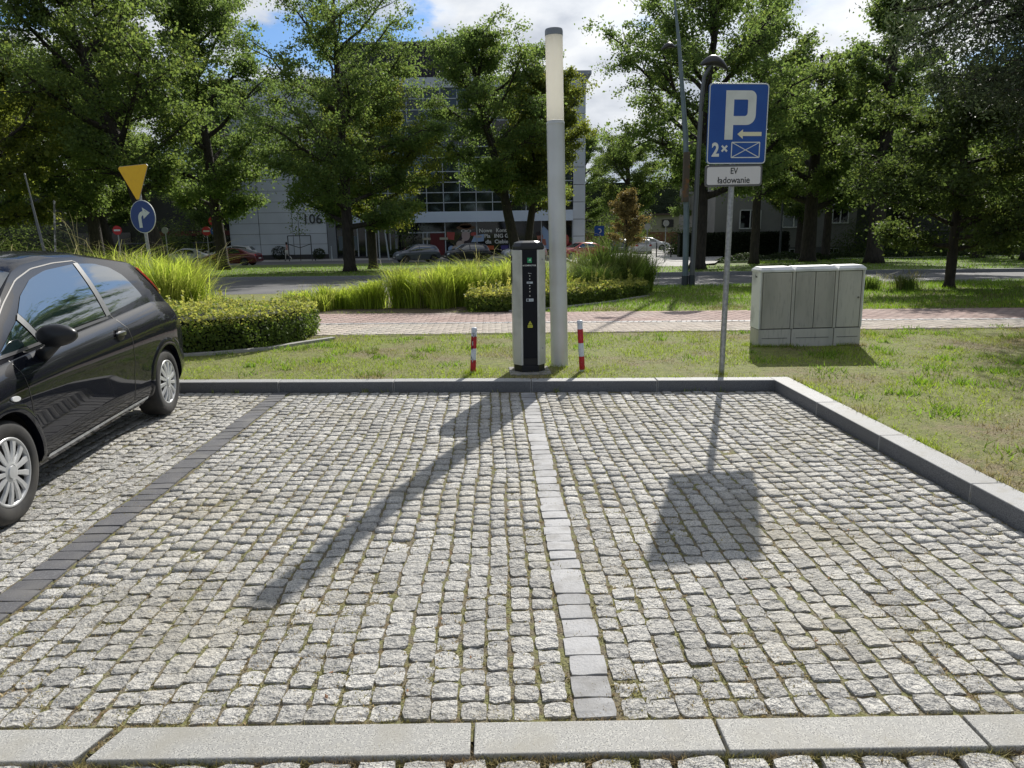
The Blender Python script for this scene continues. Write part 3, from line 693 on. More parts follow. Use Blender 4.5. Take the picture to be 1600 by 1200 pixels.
# ---- parking sign
t = thing('parking_sign', 'blue parking sign with white P above a white EV plate on a steel pole', 'road sign', (2.367, 7.26, .1))
MB().tube([(0, 0, -.1), (.01, 0, 2.0), (.012, 0, 2.78)], .0285, 20).build('pole', GALV, t, smooth=True, angle=40)
ANG = R(5)
def rrect(w, h, r, n=5):
    P = []
    for (cx_, cz_, a0) in ((w / 2 - r, h / 2 - r, 0), (-w / 2 + r, h / 2 - r, 90), (-w / 2 + r, -h / 2 + r, 180), (w / 2 - r, -h / 2 + r, 270)):
        for k in range(n + 1):
            a = R(a0 + 90 * k / n); P.append((cx_ + r * math.cos(a), cz_ + r * math.sin(a)))
    return P
pl = MB().prism(rrect(.60, .745, .035), -.004, .014, plane='xz').build('blue_plate', [SIGN_BLUE], t, bevel=.002)
pl.location = (.025, -.052, 2.475); pl.rotation_euler = (0, 0, ANG)
def flat(name, polys, m, parent, d0=-.0072, d1=-.0046):
    mb = MB()
    for p in polys: mb.prism(p, d0, d1, plane='xz')
    return mb.build(name, m, parent)
# white border line as a ring
ro, ri = rrect(.596, .741, .033), rrect(.578, .723, .028)
rb = MB(); n_ = len(ro)
rb.add([(a, -.0062, b) for a, b in ro] + [(a, -.0062, b) for a, b in ri], [(i, (i + 1) % n_, n_ + (i + 1) % n_, n_ + i) for i in range(n_)]); rb.build('border', SIGN_WHITE, pl)
# letter P (outer outline around a hole, built of quads)
def ptrans(pts, ox=0, oz=0): return [(x + ox, z + oz) for x, z in pts]
px0, px1, pz0, pz1 = -.130, .175, -.145, .305; st = .082
arc = lambda cx_, cz_, r, a0, a1, n=6: [(cx_ + r * math.cos(R(a0 + (a1 - a0) * k / n)), cz_ + r * math.sin(R(a0 + (a1 - a0) * k / n))) for k in range(n + 1)]
outer = arc(px1 - .06, pz1 - .06, .06, 90, 0) + arc(px1 - .09, -.01 + .09, .09, 0, -90)
inner = arc(px1 - st - .012, pz1 - st - .012, .012, 90, 0) + arc(px1 - st - .03, -.01 + st + .03, .03, 0, -90)
Pl = MB()
Pl.prism([(px0, pz0), (px0 + st, pz0), (px0 + st, pz1), (px0, pz1)], -.0075, -.0046, plane='xz')
oo = [(px0 + st, pz1)] + outer + [(px0 + st, -.01)]; ii = [(px0 + st, pz1 - st)] + inner + [(px0 + st, -.01 + st)]
for i in range(len(oo) - 1): Pl.prism([oo[i], oo[i + 1], ii[i + 1], ii[i]], -.0075, -.0046, plane='xz')
Pl.build('letter_p', SIGN_WHITE, pl)
flat('arrow', [[(.0, -.094), (.055, -.138), (.055, -.112), (.245, -.112), (.245, -.074), (.055, -.074), (.055, -.050)]], SIGN_CREAM, pl)
text_mesh('numeral_two', '2', .175, SIGN_WHITE, pl, (-.215, -.006, -.245), bold=.006, ext=.001, sx=.85)
text_mesh('times_sign', '×', .13, SIGN_WHITE, pl, (-.125, -.006, -.235), bold=.004, ext=.001)
bx0, bx1, bz0, bz1 = -.052, .232, -.312, -.170; w_ = .0075
def bar(a, b, w):
    d = Vector((b[0] - a[0], b[1] - a[1])); d.normalize(); q = Vector((-d.y, d.x)) * w / 2
    return [(a[0] - q.x, a[1] - q.y), (b[0] - q.x, b[1] - q.y), (b[0] + q.x, b[1] + q.y), (a[0] + q.x, a[1] + q.y)]
for p_ in [bar((bx0, bz0), (bx1, bz0), w_ * 1.2), bar((bx0, bz1), (bx1, bz1), w_ * 1.2), bar((bx0, bz0), (bx0, bz1), w_ * 1.2), bar((bx1, bz0), (bx1, bz1), w_ * 1.2)]:
    flat('bay_outline', [p_], SIGN_WHITE, pl)
flat('bay_cross', [bar((bx0, bz0), (bx1, bz1), w_)], SIGN_WHITE, pl, -.0068, -.0046)
flat('bay_cross', [bar((bx0, bz1), (bx1, bz0), w_)], SIGN_WHITE, pl, -.0064, -.0047)
p2 = MB().prism(rrect(.585, .205, .03), -.004, .012, plane='xz').build('white_plate', [mat('plate_rim', (.12, .12, .13), .5)], t, bevel=.002)
p2.location = (.010, -.052, 1.993); p2.rotation_euler = (0, R(-.6), ANG)
MB().prism(rrect(.548, .168, .020), -.0066, -.0046, plane='xz').build('white_field', mat('plate_white', (.70, .68, .70), .45), p2)
text_mesh('lettering_ev', 'EV', .082, BLACKINK, p2, (0, -.0075, .042), bold=.0008, sx=.85)
text_mesh('lettering_ladowanie', 'ładowanie', .088, BLACKINK, p2, (0, -.0075, -.045), bold=.0008, sx=.93)
for z in (2.28, 2.66, 1.993):
    MB().box((.012, -.014, z), (.09, .034, .03)).build('bracket', GALV, t)

# ---- utility cabinet
CAB = mat('cabinet_plastic', (.53, .51, .455), .6, var=[(2.2, (.42, .41, .365), .45, .7), (14, (.34, .33, .29), .55, .8)], bump=[(180, .08, .001)], stretch=(3, 3, .5))
CABW = mat('cabinet_lid', (.76, .77, .76), .5, var=[(5, (.56, .57, .56), .45, .7)])
CABD = mat('cabinet_gap', (.14, .14, .125), .8)
t = thing('utility_cabinet', 'wide beige plastic utility cabinet with ribbed doors on the lawn', 'utility cabinet', (3.34, 8.87, .08), R(-1.0)); t.rotation_euler = (R(0), R(-.6), R(-1.5))
Wc, Dc, Hc = 1.30, .32, .98
sec = [(0, .415), (.42, .955), (.96, Wc)]
MB().box((Wc / 2, Dc / 2, .11), (Wc - .01, Dc - .02, .26)).build('plinth_core', CABD, t)
for a, b in sec:
    MB().box(((a + b) / 2, Dc / 2, .12), (b - a - .005, Dc, .23)).build('plinth', CAB, t, bevel=.004)
    MB().box(((a + b) / 2, -.0005, .125), ((b - a) * .78, .006, .007)).build('vent_slot', CABD, t)
MB().box((Wc / 2, Dc / 2 + .005, .60), (Wc - .03, Dc - .02, .72)).build('body', CABD, t)
for a, b in ((0, .03), (.40, .44), (.935, .975), (Wc - .03, Wc)):
    MB().box(((a + b) / 2, Dc / 2, .60), (b - a - .003, Dc, .715)).build('frame_post', CAB, t, bevel=.003)
for s in (0, Wc): MB().box((s + (.004 if s == 0 else -.004), Dc / 2, .60), (.012, Dc + .004, .715)).build('side_wall', mat('cabinet_side', (.78, .79, .78), .55, var=[(4, (.5, .51, .5), .5, .7)]), t, bevel=.003)
for a, b, ribs in ((.035, .395, 22), (.445, .685, 15), (.692, .93, 15), (.98, Wc - .035, 0)):
    d = MB().box(((a + b) / 2, .008, .60), (b - a - .004, .016, .70)).build('door', CAB, t, bevel=.003)
    if ribs:
        rb = MB()
        for k in range(ribs):
            x = a + .018 + (b - a - .036) * k / (ribs - 1); rb.box((x, -.002, .60), (.006, .006, .665))
        tag(rb.build('rib', CAB, d, bevel=0), kind='stuff')
    MB().lathe([(.012, 0), (.012, .006), (.008, .008)], 12, axis='y', c=(b - .03, -.010, .62)).build('lock', CABD, d) if ribs == 0 else None
for i, (a, b) in enumerate(sec):
    e0 = -.012 if i == 0 else 0; e1 = .012 if i == 2 else 0
    z0, z1, z2 = .958, .985, 1.02
    A, B = a + e0 + .002, b + e1 - .002; y0, y1 = -.014, Dc + .014
    V = [(A, y0, z0), (B, y0, z0), (B, y1, z0), (A, y1, z0), (A, y0, z1), (B, y0, z1), (B, y1, z1), (A, y1, z1), (A + .03, y0 + .05, z2), (B - .03, y0 + .05, z2), (B - .03, y1 - .05, z2), (A + .03, y1 - .05, z2)]
    MB().add(V, [(3, 2, 1, 0), (0, 1, 5, 4), (1, 2, 6, 5), (2, 3, 7, 6), (3, 0, 4, 7), (4, 5, 9, 8), (5, 6, 10, 9), (6, 7, 11, 10), (7, 4, 8, 11), (8, 9, 10, 11)]).build('lid', CABW, t, bevel=.004)
text_mesh('scribble', 'Seo', .05, BLACKINK, t, (-.0035, .16, .90), rot=(R(90), 0, R(-90)))

# ---- warning signs by the road on the left
t = thing('give_way_sign', 'plain yellow triangle above a blue turn-right disc on a leaning pole', 'road sign', (-6.55, 14.0, .1)); t.rotation_euler = (0, R(-2.2), R(0))
MB().tube([(0, 0, -.1), (0, 0, 2.75)], .03, 14).build('pole', GALV, t, smooth=True, angle=40)
RT = R(-21)
tri = [(-.36, .30), (-.33, .335), (.33, .335), (.36, .30), (.03, -.285), (-.03, -.285)]
q = MB().prism([(x, z) for x, z in tri], -.006, .008, plane='xz').build('triangle_plate', GALV, t, bevel=.002); q.location = (-.02, -.045, 2.46); q.rotation_euler = (0, 0, RT)
MB().prism([(x * .985, z * .985) for x, z in tri], -.010, -.0065, plane='xz').build('yellow_face', SIGN_YELLOW, q)
cdisc = lambda r, n=32: [(r * math.cos(2 * math.pi * k / n), r * math.sin(2 * math.pi * k / n)) for k in range(n)]
q = MB().prism(cdisc(.305), -.006, .008, plane='xz').build('disc_plate', SIGN_WHITE, t, bevel=.002); q.location = (.02, -.045, 1.86); q.rotation_euler = (0, 0, RT)
MB().prism(cdisc(.292), -.010, -.0065, plane='xz').build('blue_face', mat('sign_deep_blue', (.01, .045, .22), .4), q)
pa = arc(.02, -.03, .13, 180, 90, 6); pb = arc(.02, -.03, .055, 90, 180, 6)
am = MB(); aw = [(-.11, -.20), (-.11, -.03)]
am.prism([(-.11, -.20), (-.035, -.20), (-.035, -.03), (-.11, -.03)], -.0125, -.0105, plane='xz')
oo = pa; ii = pb[::-1]
for i in range(len(oo) - 1): am.prism([oo[i], oo[i + 1], ii[i + 1], ii[i]], -.0125, -.0105, plane='xz')
am.prism([(.02, .17), (.02, -.04), (.19, .063)], -.0125, -.0105, plane='xz'); am.prism([(.0, .025), (.03, .025), (.03, .10), (.0, .10)], -.0128, -.0104, plane='xz')
am.build('turn_arrow', mat('worn_white', (.62, .66, .68), .5, var=[(25, (.25, .3, .4), .62, .68)]), q)

# ---- street masts
t = thing('tall_lamp_mast', 'tall tapering blue-grey mast with a lamp head on the left and a rusty box', 'street lamp', (5.55, 20.7, zt(20.7)))
MASTM = mat('mast_paint', (.20, .26, .29), .5, metal=.2, var=[(3, (.15, .2, .23), .4, .7)])
DARKM = mat('dark_steel', (.06, .07, .08), .5, metal=.3)
MB().tube([(0, 0, .28), (-.02, 0, 1.9)], [.085, .085], 18).build('lower_pole', MASTM, t, smooth=True, angle=40)
MB().tube([(0, 0, -.1), (0, 0, .30)], .098, 18).build('base_sleeve', DARKM, t, smooth=True, angle=40)
MB().tube([(-.02, 0, 1.85), (-.12, 0, 4.1), (-.40, 0, 6.6), (-.62, 0, 8.1)], [.082, .072, .048, .02], 18).build('pole', MASTM, t, smooth=True, angle=40)
MB().box((-.10, -.09, 3.05), (.17, .14, 1.35)).build('equipment_box', mat('rusty_sheet', (.11, .09, .07), .8, var=[(4, (.24, .12, .05), .5, .62)]), t, bevel=.01)
MB().tube([(-.37, 0, 6.45), (-.45, 0, 6.52), (-.52, 0, 6.48)], .03, 10).build('bracket', MASTM, t)
def lamp_head(parent, loc, flip, s=1.0):
    V = []; n1, n2 = 12, 10; mb = MB()
    for i in range(n1 + 1):
        u = i / n1; x = (u - .0) * .62 * s; r = math.sin(math.pi * min(1, .04 + u * .93)) ** .6
        for j in range(n2):
            a = 2 * math.pi * j / n2; zz = math.sin(a) * r * (.16 if math.sin(a) > 0 else .07) * s
            V.append((flip * x + loc[0], loc[1] + math.cos(a) * r * .15 * s, loc[2] + zz + .10 * s * math.sin(math.pi * u) - .10 * s * u))
    fc = [(i * n2 + j, i * n2 + (j + 1) % n2, (i + 1) * n2 + (j + 1) % n2, (i + 1) * n2 + j) for i in range(n1) for j in range(n2)]
    fc += [tuple(range(n2)), tuple(n1 * n2 + j for j in range(n2))]
    return mb.add(V, fc).build('lamp_head', mat('lamp_head_grey', (.07, .07, .075), .35, metal=.3), parent, smooth=True)
lamp_head(t, (-.50, 0, 6.46), -1, .62)
t = thing('short_lamp_mast', 'leaning grey street lamp with one dark oval head, touching the taller mast', 'street lamp', (5.74, 20.66, zt(20.66)))
MB().tube([(0, 0, .3), (.04, 0, 3.0), (.08, 0, 5.2), (.13, 0, 5.7), (.30, 0, 5.98)], [.075, .068, .058, .05, .045], 16).build('pole', mat('mast_grey', (.16, .17, .18), .5, metal=.3), t, smooth=True, angle=40)
MB().tube([(0, 0, -.1), (0, 0, .32)], .09, 16).build('base_sleeve', DARKM, t, smooth=True, angle=40)
lamp_head(t, (.02, 0, 6.0), 1, 1.2)
MB().tube([(.10, -.07, 4.8), (.17, -.06, 5.4), (.28, -.04, 5.8)], .012, 6).build('cable', BLACKPL, t)

# ---- hedges, ornamental grass
def leaf_cloud(name, P, size, m, parent, up=.4, seed=0, asp=.62, nrm=None, spread=1.0):
    """one rhombic leaf (4 verts) at each point"""
    r = np.random.default_rng(seed); n = len(P)
    d = r.normal(0, 1, (n, 3)) * spread; d[:, 2] += up
    if nrm is not None: d += nrm
    d /= np.linalg.norm(d, axis=1)[:, None]
    a = np.cross(d, r.normal(0, 1, (n, 3))); a /= np.linalg.norm(a, axis=1)[:, None] + 1e-9; b = np.cross(d, a)
    s = size * r.uniform(.5, 1.45, n)[:, None]
    V = np.empty((n, 4, 3)); V[:, 0] = P - a * s * .5; V[:, 1] = P + b * s * asp * .5 + d * s * .08; V[:, 2] = P + a * s * .5 - d * s * .06; V[:, 3] = P - b * s * asp * .5 + d * s * .08
    return np_mesh(name, V.reshape(-1, 3), np.arange(n * 4).reshape(-1, 4), m, parent)
HEDGE_D = leafmat('hedge_leaf', (.11, .16, .04), (.24, .36, .05), .45)
HEDGE_Y = leafmat('hedge_leaf_variegated', (.36, .38, .11), (.55, .58, .12), .48, .35, hue=(.52, .50, .22))
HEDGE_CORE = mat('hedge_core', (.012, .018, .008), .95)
def poly_sample(poly, n, r):
    P = np.array(poly); lo, hi = P.min(0), P.max(0); out = []
    while len(out) < n:
        q = r.uniform(lo, hi, (n, 2)); ins = np.zeros(n, bool); j = len(P) - 1
        for i in range(len(P)):
            c = ((P[i, 1] > q[:, 1]) != (P[j, 1] > q[:, 1])) & (q[:, 0] < (P[j, 0] - P[i, 0]) * (q[:, 1] - P[i, 1]) / (P[j, 1] - P[i, 1] + 1e-12) + P[i, 0])
            ins ^= c; j = i
        out += list(q[ins])
    return np.array(out[:n])
def hedge(label, poly, h, nside, ntop, ls, seed, yellow=.75, nshoot=60):
    r = np.random.default_rng(seed); P = np.array(poly); c = P.mean(0); zb = min(zt(y) for _, y in poly) 
    t = thing('hedge', label, 'hedge', (c[0], c[1], zt(c[1])))
    L = P - c; zc = zt(c[1])
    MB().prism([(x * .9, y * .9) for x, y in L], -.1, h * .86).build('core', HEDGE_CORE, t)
    # side points along the outline
    E = np.roll(L, -1, 0) - L; ln = np.linalg.norm(E, axis=1); pr = ln / ln.sum(); k = r.choice(len(L), nside, p=pr); u = r.uniform(0, 1, nside)[:, None]
    q = L[k] + E[k] * u; nr = np.stack([E[k, 1], -E[k, 0]], 1) / ln[k][:, None]
    z = r.uniform(0.0, h, nside); bulge = .05 * np.sin(z / h * 3.1) + r.normal(0, .03, nside) + .03 * np.sin(q[:, 0] * 7) + .02 * np.sin(q[:, 1] * 11)
    q = q + nr * bulge[:, None]
    gy = ztn(q[:, 1] + c[1]) - zc
    S = np.stack([q[:, 0], q[:, 1], z + gy], 1); nn = np.stack([nr[:, 0], nr[:, 1], np.full(nside, .4)], 1) * 1.2
    T = poly_sample(L, ntop, r); tz = h + r.normal(0, .022, ntop) + .03 * np.sin(T[:, 0] * 6 + 1) + .025 * np.sin(T[:, 1] * 9) + ztn(T[:, 1] + c[1]) - zc
    TP = np.stack([T[:, 0], T[:, 1], tz], 1)
    isy = z > h * (.78 + r.normal(0, .08, nside))
    leaf_cloud('foliage', np.concatenate([S[~isy], TP[: int(ntop * (1 - yellow))]]), ls, HEDGE_D, t, nrm=np.concatenate([nn[~isy], np.tile([0, 0, 1.], (int(ntop * (1 - yellow)), 1))]), seed=seed)
    # upright shoots on top
    sh = []
    for _ in range(nshoot):
        b = T[r.integers(len(T))]; hh = r.uniform(.04, .20) * (1.6 if r.uniform() < .2 else 1); m_ = int(5 + hh * 60); zz = np.linspace(0, hh, m_)
        sh.append(np.stack([b[0] + r.normal(0, .012, m_) + zz * r.uniform(-.2, .2), b[1] + r.normal(0, .012, m_), h + zz + zt(b[1] + c[1]) - zc], 1))
    YP = [S[isy], TP[int(ntop * (1 - yellow)):]] + sh
    leaf_cloud('young_leaves', np.concatenate(YP), ls * .95, HEDGE_Y, t, seed=seed + 1, up=.8)
    return t
hedge('thick clipped hedge with yellow-green tips beside the black hatchback', [(-7.5, 8.5), (-4.6, 8.98), (-3.6, 9.22), (-3.15, 9.45), (-2.86, 9.95), (-2.72, 10.45), (-2.76, 10.9), (-3.1, 11.15), (-4.2, 11.1), (-7.5, 10.9)], .49, 20000, 12000, .045, 21, .8, 110)
hedge('low clipped hedge curving behind the charging station and lamp column', [(-.46, 13.52), (.3, 13.42), (1.2, 13.95), (2.3, 15.0), (3.5, 16.7), (3.6, 17.2), (3.0, 17.35), (1.9, 16.1), (.9, 14.9), (0, 14.35), (-.5, 14.1)], .36, 15000, 9000, .055, 31, .75, 130)
# pale stone edging beside the hedges
def edging(pts, w, name='edging'):
    t = tag(MB().tube([(pts[0][0], pts[0][1], .0), (pts[0][0] + .02, pts[0][1], .0)], .01, 4).build(name, CONCRETE), kind='structure')
    for a, b in zip(pts[:-1], pts[1:]):
        d = Vector((b[0] - a[0], b[1] - a[1])); n_ = max(1, round(d.length / .5)); dn = d.normalized(); q = Vector((-dn.y, dn.x)) * w
        for k in range(n_):
            A = Vector(a) + d * (k / n_) + dn * .006; B = Vector(a) + d * ((k + 1) / n_)
            z0, z1 = zt(A.y), zt(B.y)
            P = [(A.x, A.y, z0), (B.x, B.y, z1), (B.x + q.x, B.y + q.y, z1), (A.x + q.x, A.y + q.y, z0)]
            V = [(x, y, z - .05) for x, y, z in P] + [(x, y, z + .035) for x, y, z in P]
            MB().add(V, [(3, 2, 1, 0), (4, 5, 6, 7), (0, 1, 5, 4), (1, 2, 6, 5), (2, 3, 7, 6), (3, 0, 4, 7)]).build('edging_stone', CONCRETE, t)
edging([(-7.5, 8.32), (-4.6, 8.80), (-3.6, 9.05), (-3.0, 9.35), (-2.62, 9.85), (-2.3, 10.2)], .10)
edging([(.3, 13.26), (1.3, 13.75), (2.4, 14.8), (3.62, 16.6)], .09)
# soil under the ornamental grasses
sheet('planting_bed', [(-6.5, 13.8), (-.5, 13.3), (.5, 13.2), (1.4, 13.7), (3.9, 17), (4.3, 19.6), (-3.5, 19.4), (-6.5, 16.5)], 0.006, SOIL)
def fountain(label, ells, n, seed, m=None, hgt=1.0, plumes=200, bw=.011, parts=None):
    """ells: (cx, cy, rx, ry, h). A clump of arching blades"""
    r = np.random.default_rng(seed); m = m or FOUNTAIN
    cx0, cy0 = ells[0][0], ells[0][1]; zc = zt(cy0)
    t = thing('ornamental_grass', label, 'ornamental grass', (cx0, cy0, zc))
    tot = sum(e[2] * e[3] for e in ells); VV = []
    def mk(nb, e, hm, wd, hv=(.45, 1.0)):
        cx_, cy_, rx, ry, h = e
        # tufts
        nt_ = max(6, int(rx * ry * 9)); ta = r.uniform(0, 2 * math.pi, nt_); tr_ = np.sqrt(r.uniform(0, 1, nt_))
        tx, ty = cx_ + rx * tr_ * np.cos(ta), cy_ + ry * tr_ * np.sin(ta)
        k = r.integers(0, nt_, nb); bx, by = tx[k] + r.normal(0, .09, nb), ty[k] + r.normal(0, .09, nb)
        tv = r.uniform(.74, 1.08, nt_); hh = h * hm * r.uniform(hv[0], hv[1], nb) * (1 - .22 * tr_[k]) * tv[k]; a = r.uniform(0, 2 * math.pi, nb); ln = np.abs(r.normal(.36, .28, nb)) * hh
        ax, ay = np.cos(a), np.sin(a); wa = r.uniform(0, math.pi, nb); wx, wy = np.cos(wa) * wd / 2, np.sin(wa) * wd / 2
        z0 = ztn(by) - zc - .02; V = np.empty((nb, 7, 3))
        for s, (tt, lf, wf) in enumerate(((0, 0, 1), (.45, .16, 1), (.82, .55, .75))):
            X = bx + ax * ln * lf - cx0; Y_ = by + ay * ln * lf - cy0; Z = z0 + hh * tt
            V[:, s * 2] = np.stack([X - wx * wf, Y_ - wy * wf, Z], 1); V[:, s * 2 + 1] = np.stack([X + wx * wf, Y_ + wy * wf, Z], 1)
        V[:, 6] = np.stack([bx + ax * ln * 1.25 - cx0, by + ay * ln * 1.25 - cy0, z0 + hh * (.98 - .15 * r.uniform(0, 1, nb))], 1)
        return V
    for e in ells: VV.append(mk(int(n * e[2] * e[3] / tot), e, hgt, bw))
    V = np.concatenate(VV); nb = len(V); base = (np.arange(nb) * 7)[:, None]
    T = np.concatenate([base + np.array(q) for q in ((0, 1, 3), (0, 3, 2), (2, 3, 5), (2, 5, 4), (4, 5, 6))])
    np_mesh('blades', V.reshape(-1, 3), T, m, t, nper=3)
    if plumes:
        VP = np.concatenate([mk(max(4, int(plumes * e[2] * e[3] / tot)), e, hgt * 1.18, .006, (.85, 1.1)) for e in ells]); nb = len(VP); base = (np.arange(nb) * 7)[:, None]
        VP[:, 4:6] = VP[:, 4:6].mean(1, keepdims=True) + (VP[:, 4:6] - VP[:, 4:6].mean(1, keepdims=True)) * 1.8
        T = np.concatenate([base + np.array(q) for q in ((0, 1, 3), (0, 3, 2), (2, 3, 5), (2, 5, 4), (4, 5, 6))])
        np_mesh('plumes', VP.reshape(-1, 3), T, PLUME, t, nper=3)
    return t
fountain('tall bright green ornamental grass between the hatchback roof and the clipped hedge', [(-5.75, 12.3, .85, .8, 1.66), (-5.0, 12.0, .4, .4, 1.05), (-6.6, 12.4, .7, .7, 1.72), (-7.8, 12.6, .9, .8, 1.5), (-9.2, 12.6, .9, .8, 1.55)], 19000, 41, plumes=260, bw=.010)
fountain('low tuft of lime green ornamental grass at the left end of the bed', [(-3.55, 14.6, .75, .55, .62), (-2.7, 14.8, .5, .6, .68)], 4500, 42, plumes=60)
fountain('broad mass of lime green ornamental grass behind the charging station', [(-1.6, 14.9, 1.0, .8, 1.16), (-.4, 15.0, .8, .7, 1.22), (.7, 15.6, .9, .7, 1.28)], 14000, 43, plumes=110)
fountain('darker green tall grass clump behind the low curved hedge', [(1.95, 16.6, .8, .9, 1.15), (2.7, 17.6, .7, .8, 1.62), (3.5, 18.6, .6, .6, 1.3)], 11000, 44, m=FOUNTAIN_D, plumes=160)
fountain('thin wispy pale grass by the small tree on the right verge', [(10.0, 17.7, .8, .5, .55)], 900, 45, plumes=150, m=FOUNTAIN_D)

# ================================================================== CARS
GLASS_DK = mat('car_glass', (.010, .020, .022), .02, spec=1.0, coat=1.0); GLASS_DK.node_tree.nodes['Principled BSDF'].inputs['IOR'].default_value = 1.9
CHROME = mat('headlamp', (.55, .58, .62), .12, metal=.5)
TAILR = mat('tail_lamp_red', (.42, .01, .012), .18, coat=.6)
PLATE = mat('number_plate', (.62, .62, .58), .5)
PILLAR = mat('pillar_trim', (.16, .165, .17), .38)
HUBCAP = mat('wheel_cover_silver', (.52, .53, .54), .38, metal=.35)
def paint(name, c, metal=.3, rough=.3, coat=1.0, spec=.5): return mat(name, c, rough, metal=metal, coat=coat, spec=spec)
def smooth_prof(pts, xs, k=.05):
    px_ = [p[0] for p in pts]; pv = [p[1] for p in pts]
    fine = np.linspace(px_[0], px_[-1], 400); v = np.interp(fine, px_, pv)
    w = max(1, int(k / (fine[1] - fine[0]))); ker = np.hanning(2 * w + 3); ker /= ker.sum(); pad = w + 1
    v2 = np.convolve(np.pad(v, pad, mode='edge'), ker, 'valid')
    return np.interp(xs, fine, v2)
CARS = {
 'punto': dict(xf=2.10, xr=-1.90, wf=1.255, wr=-1.255, rw=.30, W=.845, arch=.345,
    top=[(-1.90, .52), (-1.88, .72), (-1.84, .88), (-1.76, 1.02), (-1.62, 1.18), (-1.46, 1.345), (-1.33, 1.405), (-1.0, 1.45), (-.55, 1.505), (-.1, 1.51), (.25, 1.48), (.42, 1.432), (.75, 1.24), (1.10, 1.055), (1.35, .985), (1.7, .90), (1.95, .80), (2.06, .68), (2.10, .50)],
    belt=[(-1.90, .50), (-1.85, .82), (-1.7, .98), (-1.3, 1.025), (-.4, .965), (.5, .92), (1.1, .885), (1.5, .83), (1.85, .72), (2.05, .55), (2.10, .45)]),
 'sedan': dict(xf=2.35, xr=-2.3, wf=1.40, wr=-1.35, rw=.32, W=.90, arch=.36,
    top=[(-2.3, .55), (-2.26, .80), (-2.2, .98), (-1.75, 1.06), (-1.1, 1.34), (-.6, 1.43), (-.1, 1.45), (.3, 1.40), (1.1, 1.02), (1.6, .93), (2.05, .84), (2.25, .72), (2.35, .50)],
    belt=[(-2.3, .5), (-2.22, .85), (-1.8, .98), (-.9, .95), (0, .92), (1.1, .88), (1.9, .78), (2.2, .62), (2.35, .45)]),
 'hatch': dict(xf=1.95, xr=-1.85, wf=1.20, wr=-1.20, rw=.30, W=.84, arch=.34,
    top=[(-1.85, .50), (-1.82, .80), (-1.76, 1.0), (-1.5, 1.33), (-1.3, 1.42), (-.5, 1.50), (0, 1.50), (.35, 1.42), (1.05, 1.05), (1.5, .94), (1.8, .80), (1.92, .65), (1.95, .48)],
    belt=[(-1.85, .46), (-1.8, .80), (-1.65, .98), (-1.0, .99), (0, .94), (1.05, .89), (1.5, .82), (1.8, .66), (1.95, .44)]),
 'wagon': dict(xf=2.3, xr=-2.3, wf=1.38, wr=-1.35, rw=.32, W=.89, arch=.36,
    top=[(-2.3, .55), (-2.26, .88), (-2.1, 1.12), (-1.8, 1.38), (-1.5, 1.44), (-.5, 1.49), (.1, 1.48), (.45, 1.40), (1.15, 1.04), (1.7, .94), (2.1, .82), (2.25, .68), (2.3, .50)],
    belt=[(-2.3, .5), (-2.22, .85), (-1.9, 1.0), (-.9, .98), (0, .94), (1.1, .89), (1.9, .78), (2.2, .60), (2.3, .45)]),
}
BODYCACHE = {}
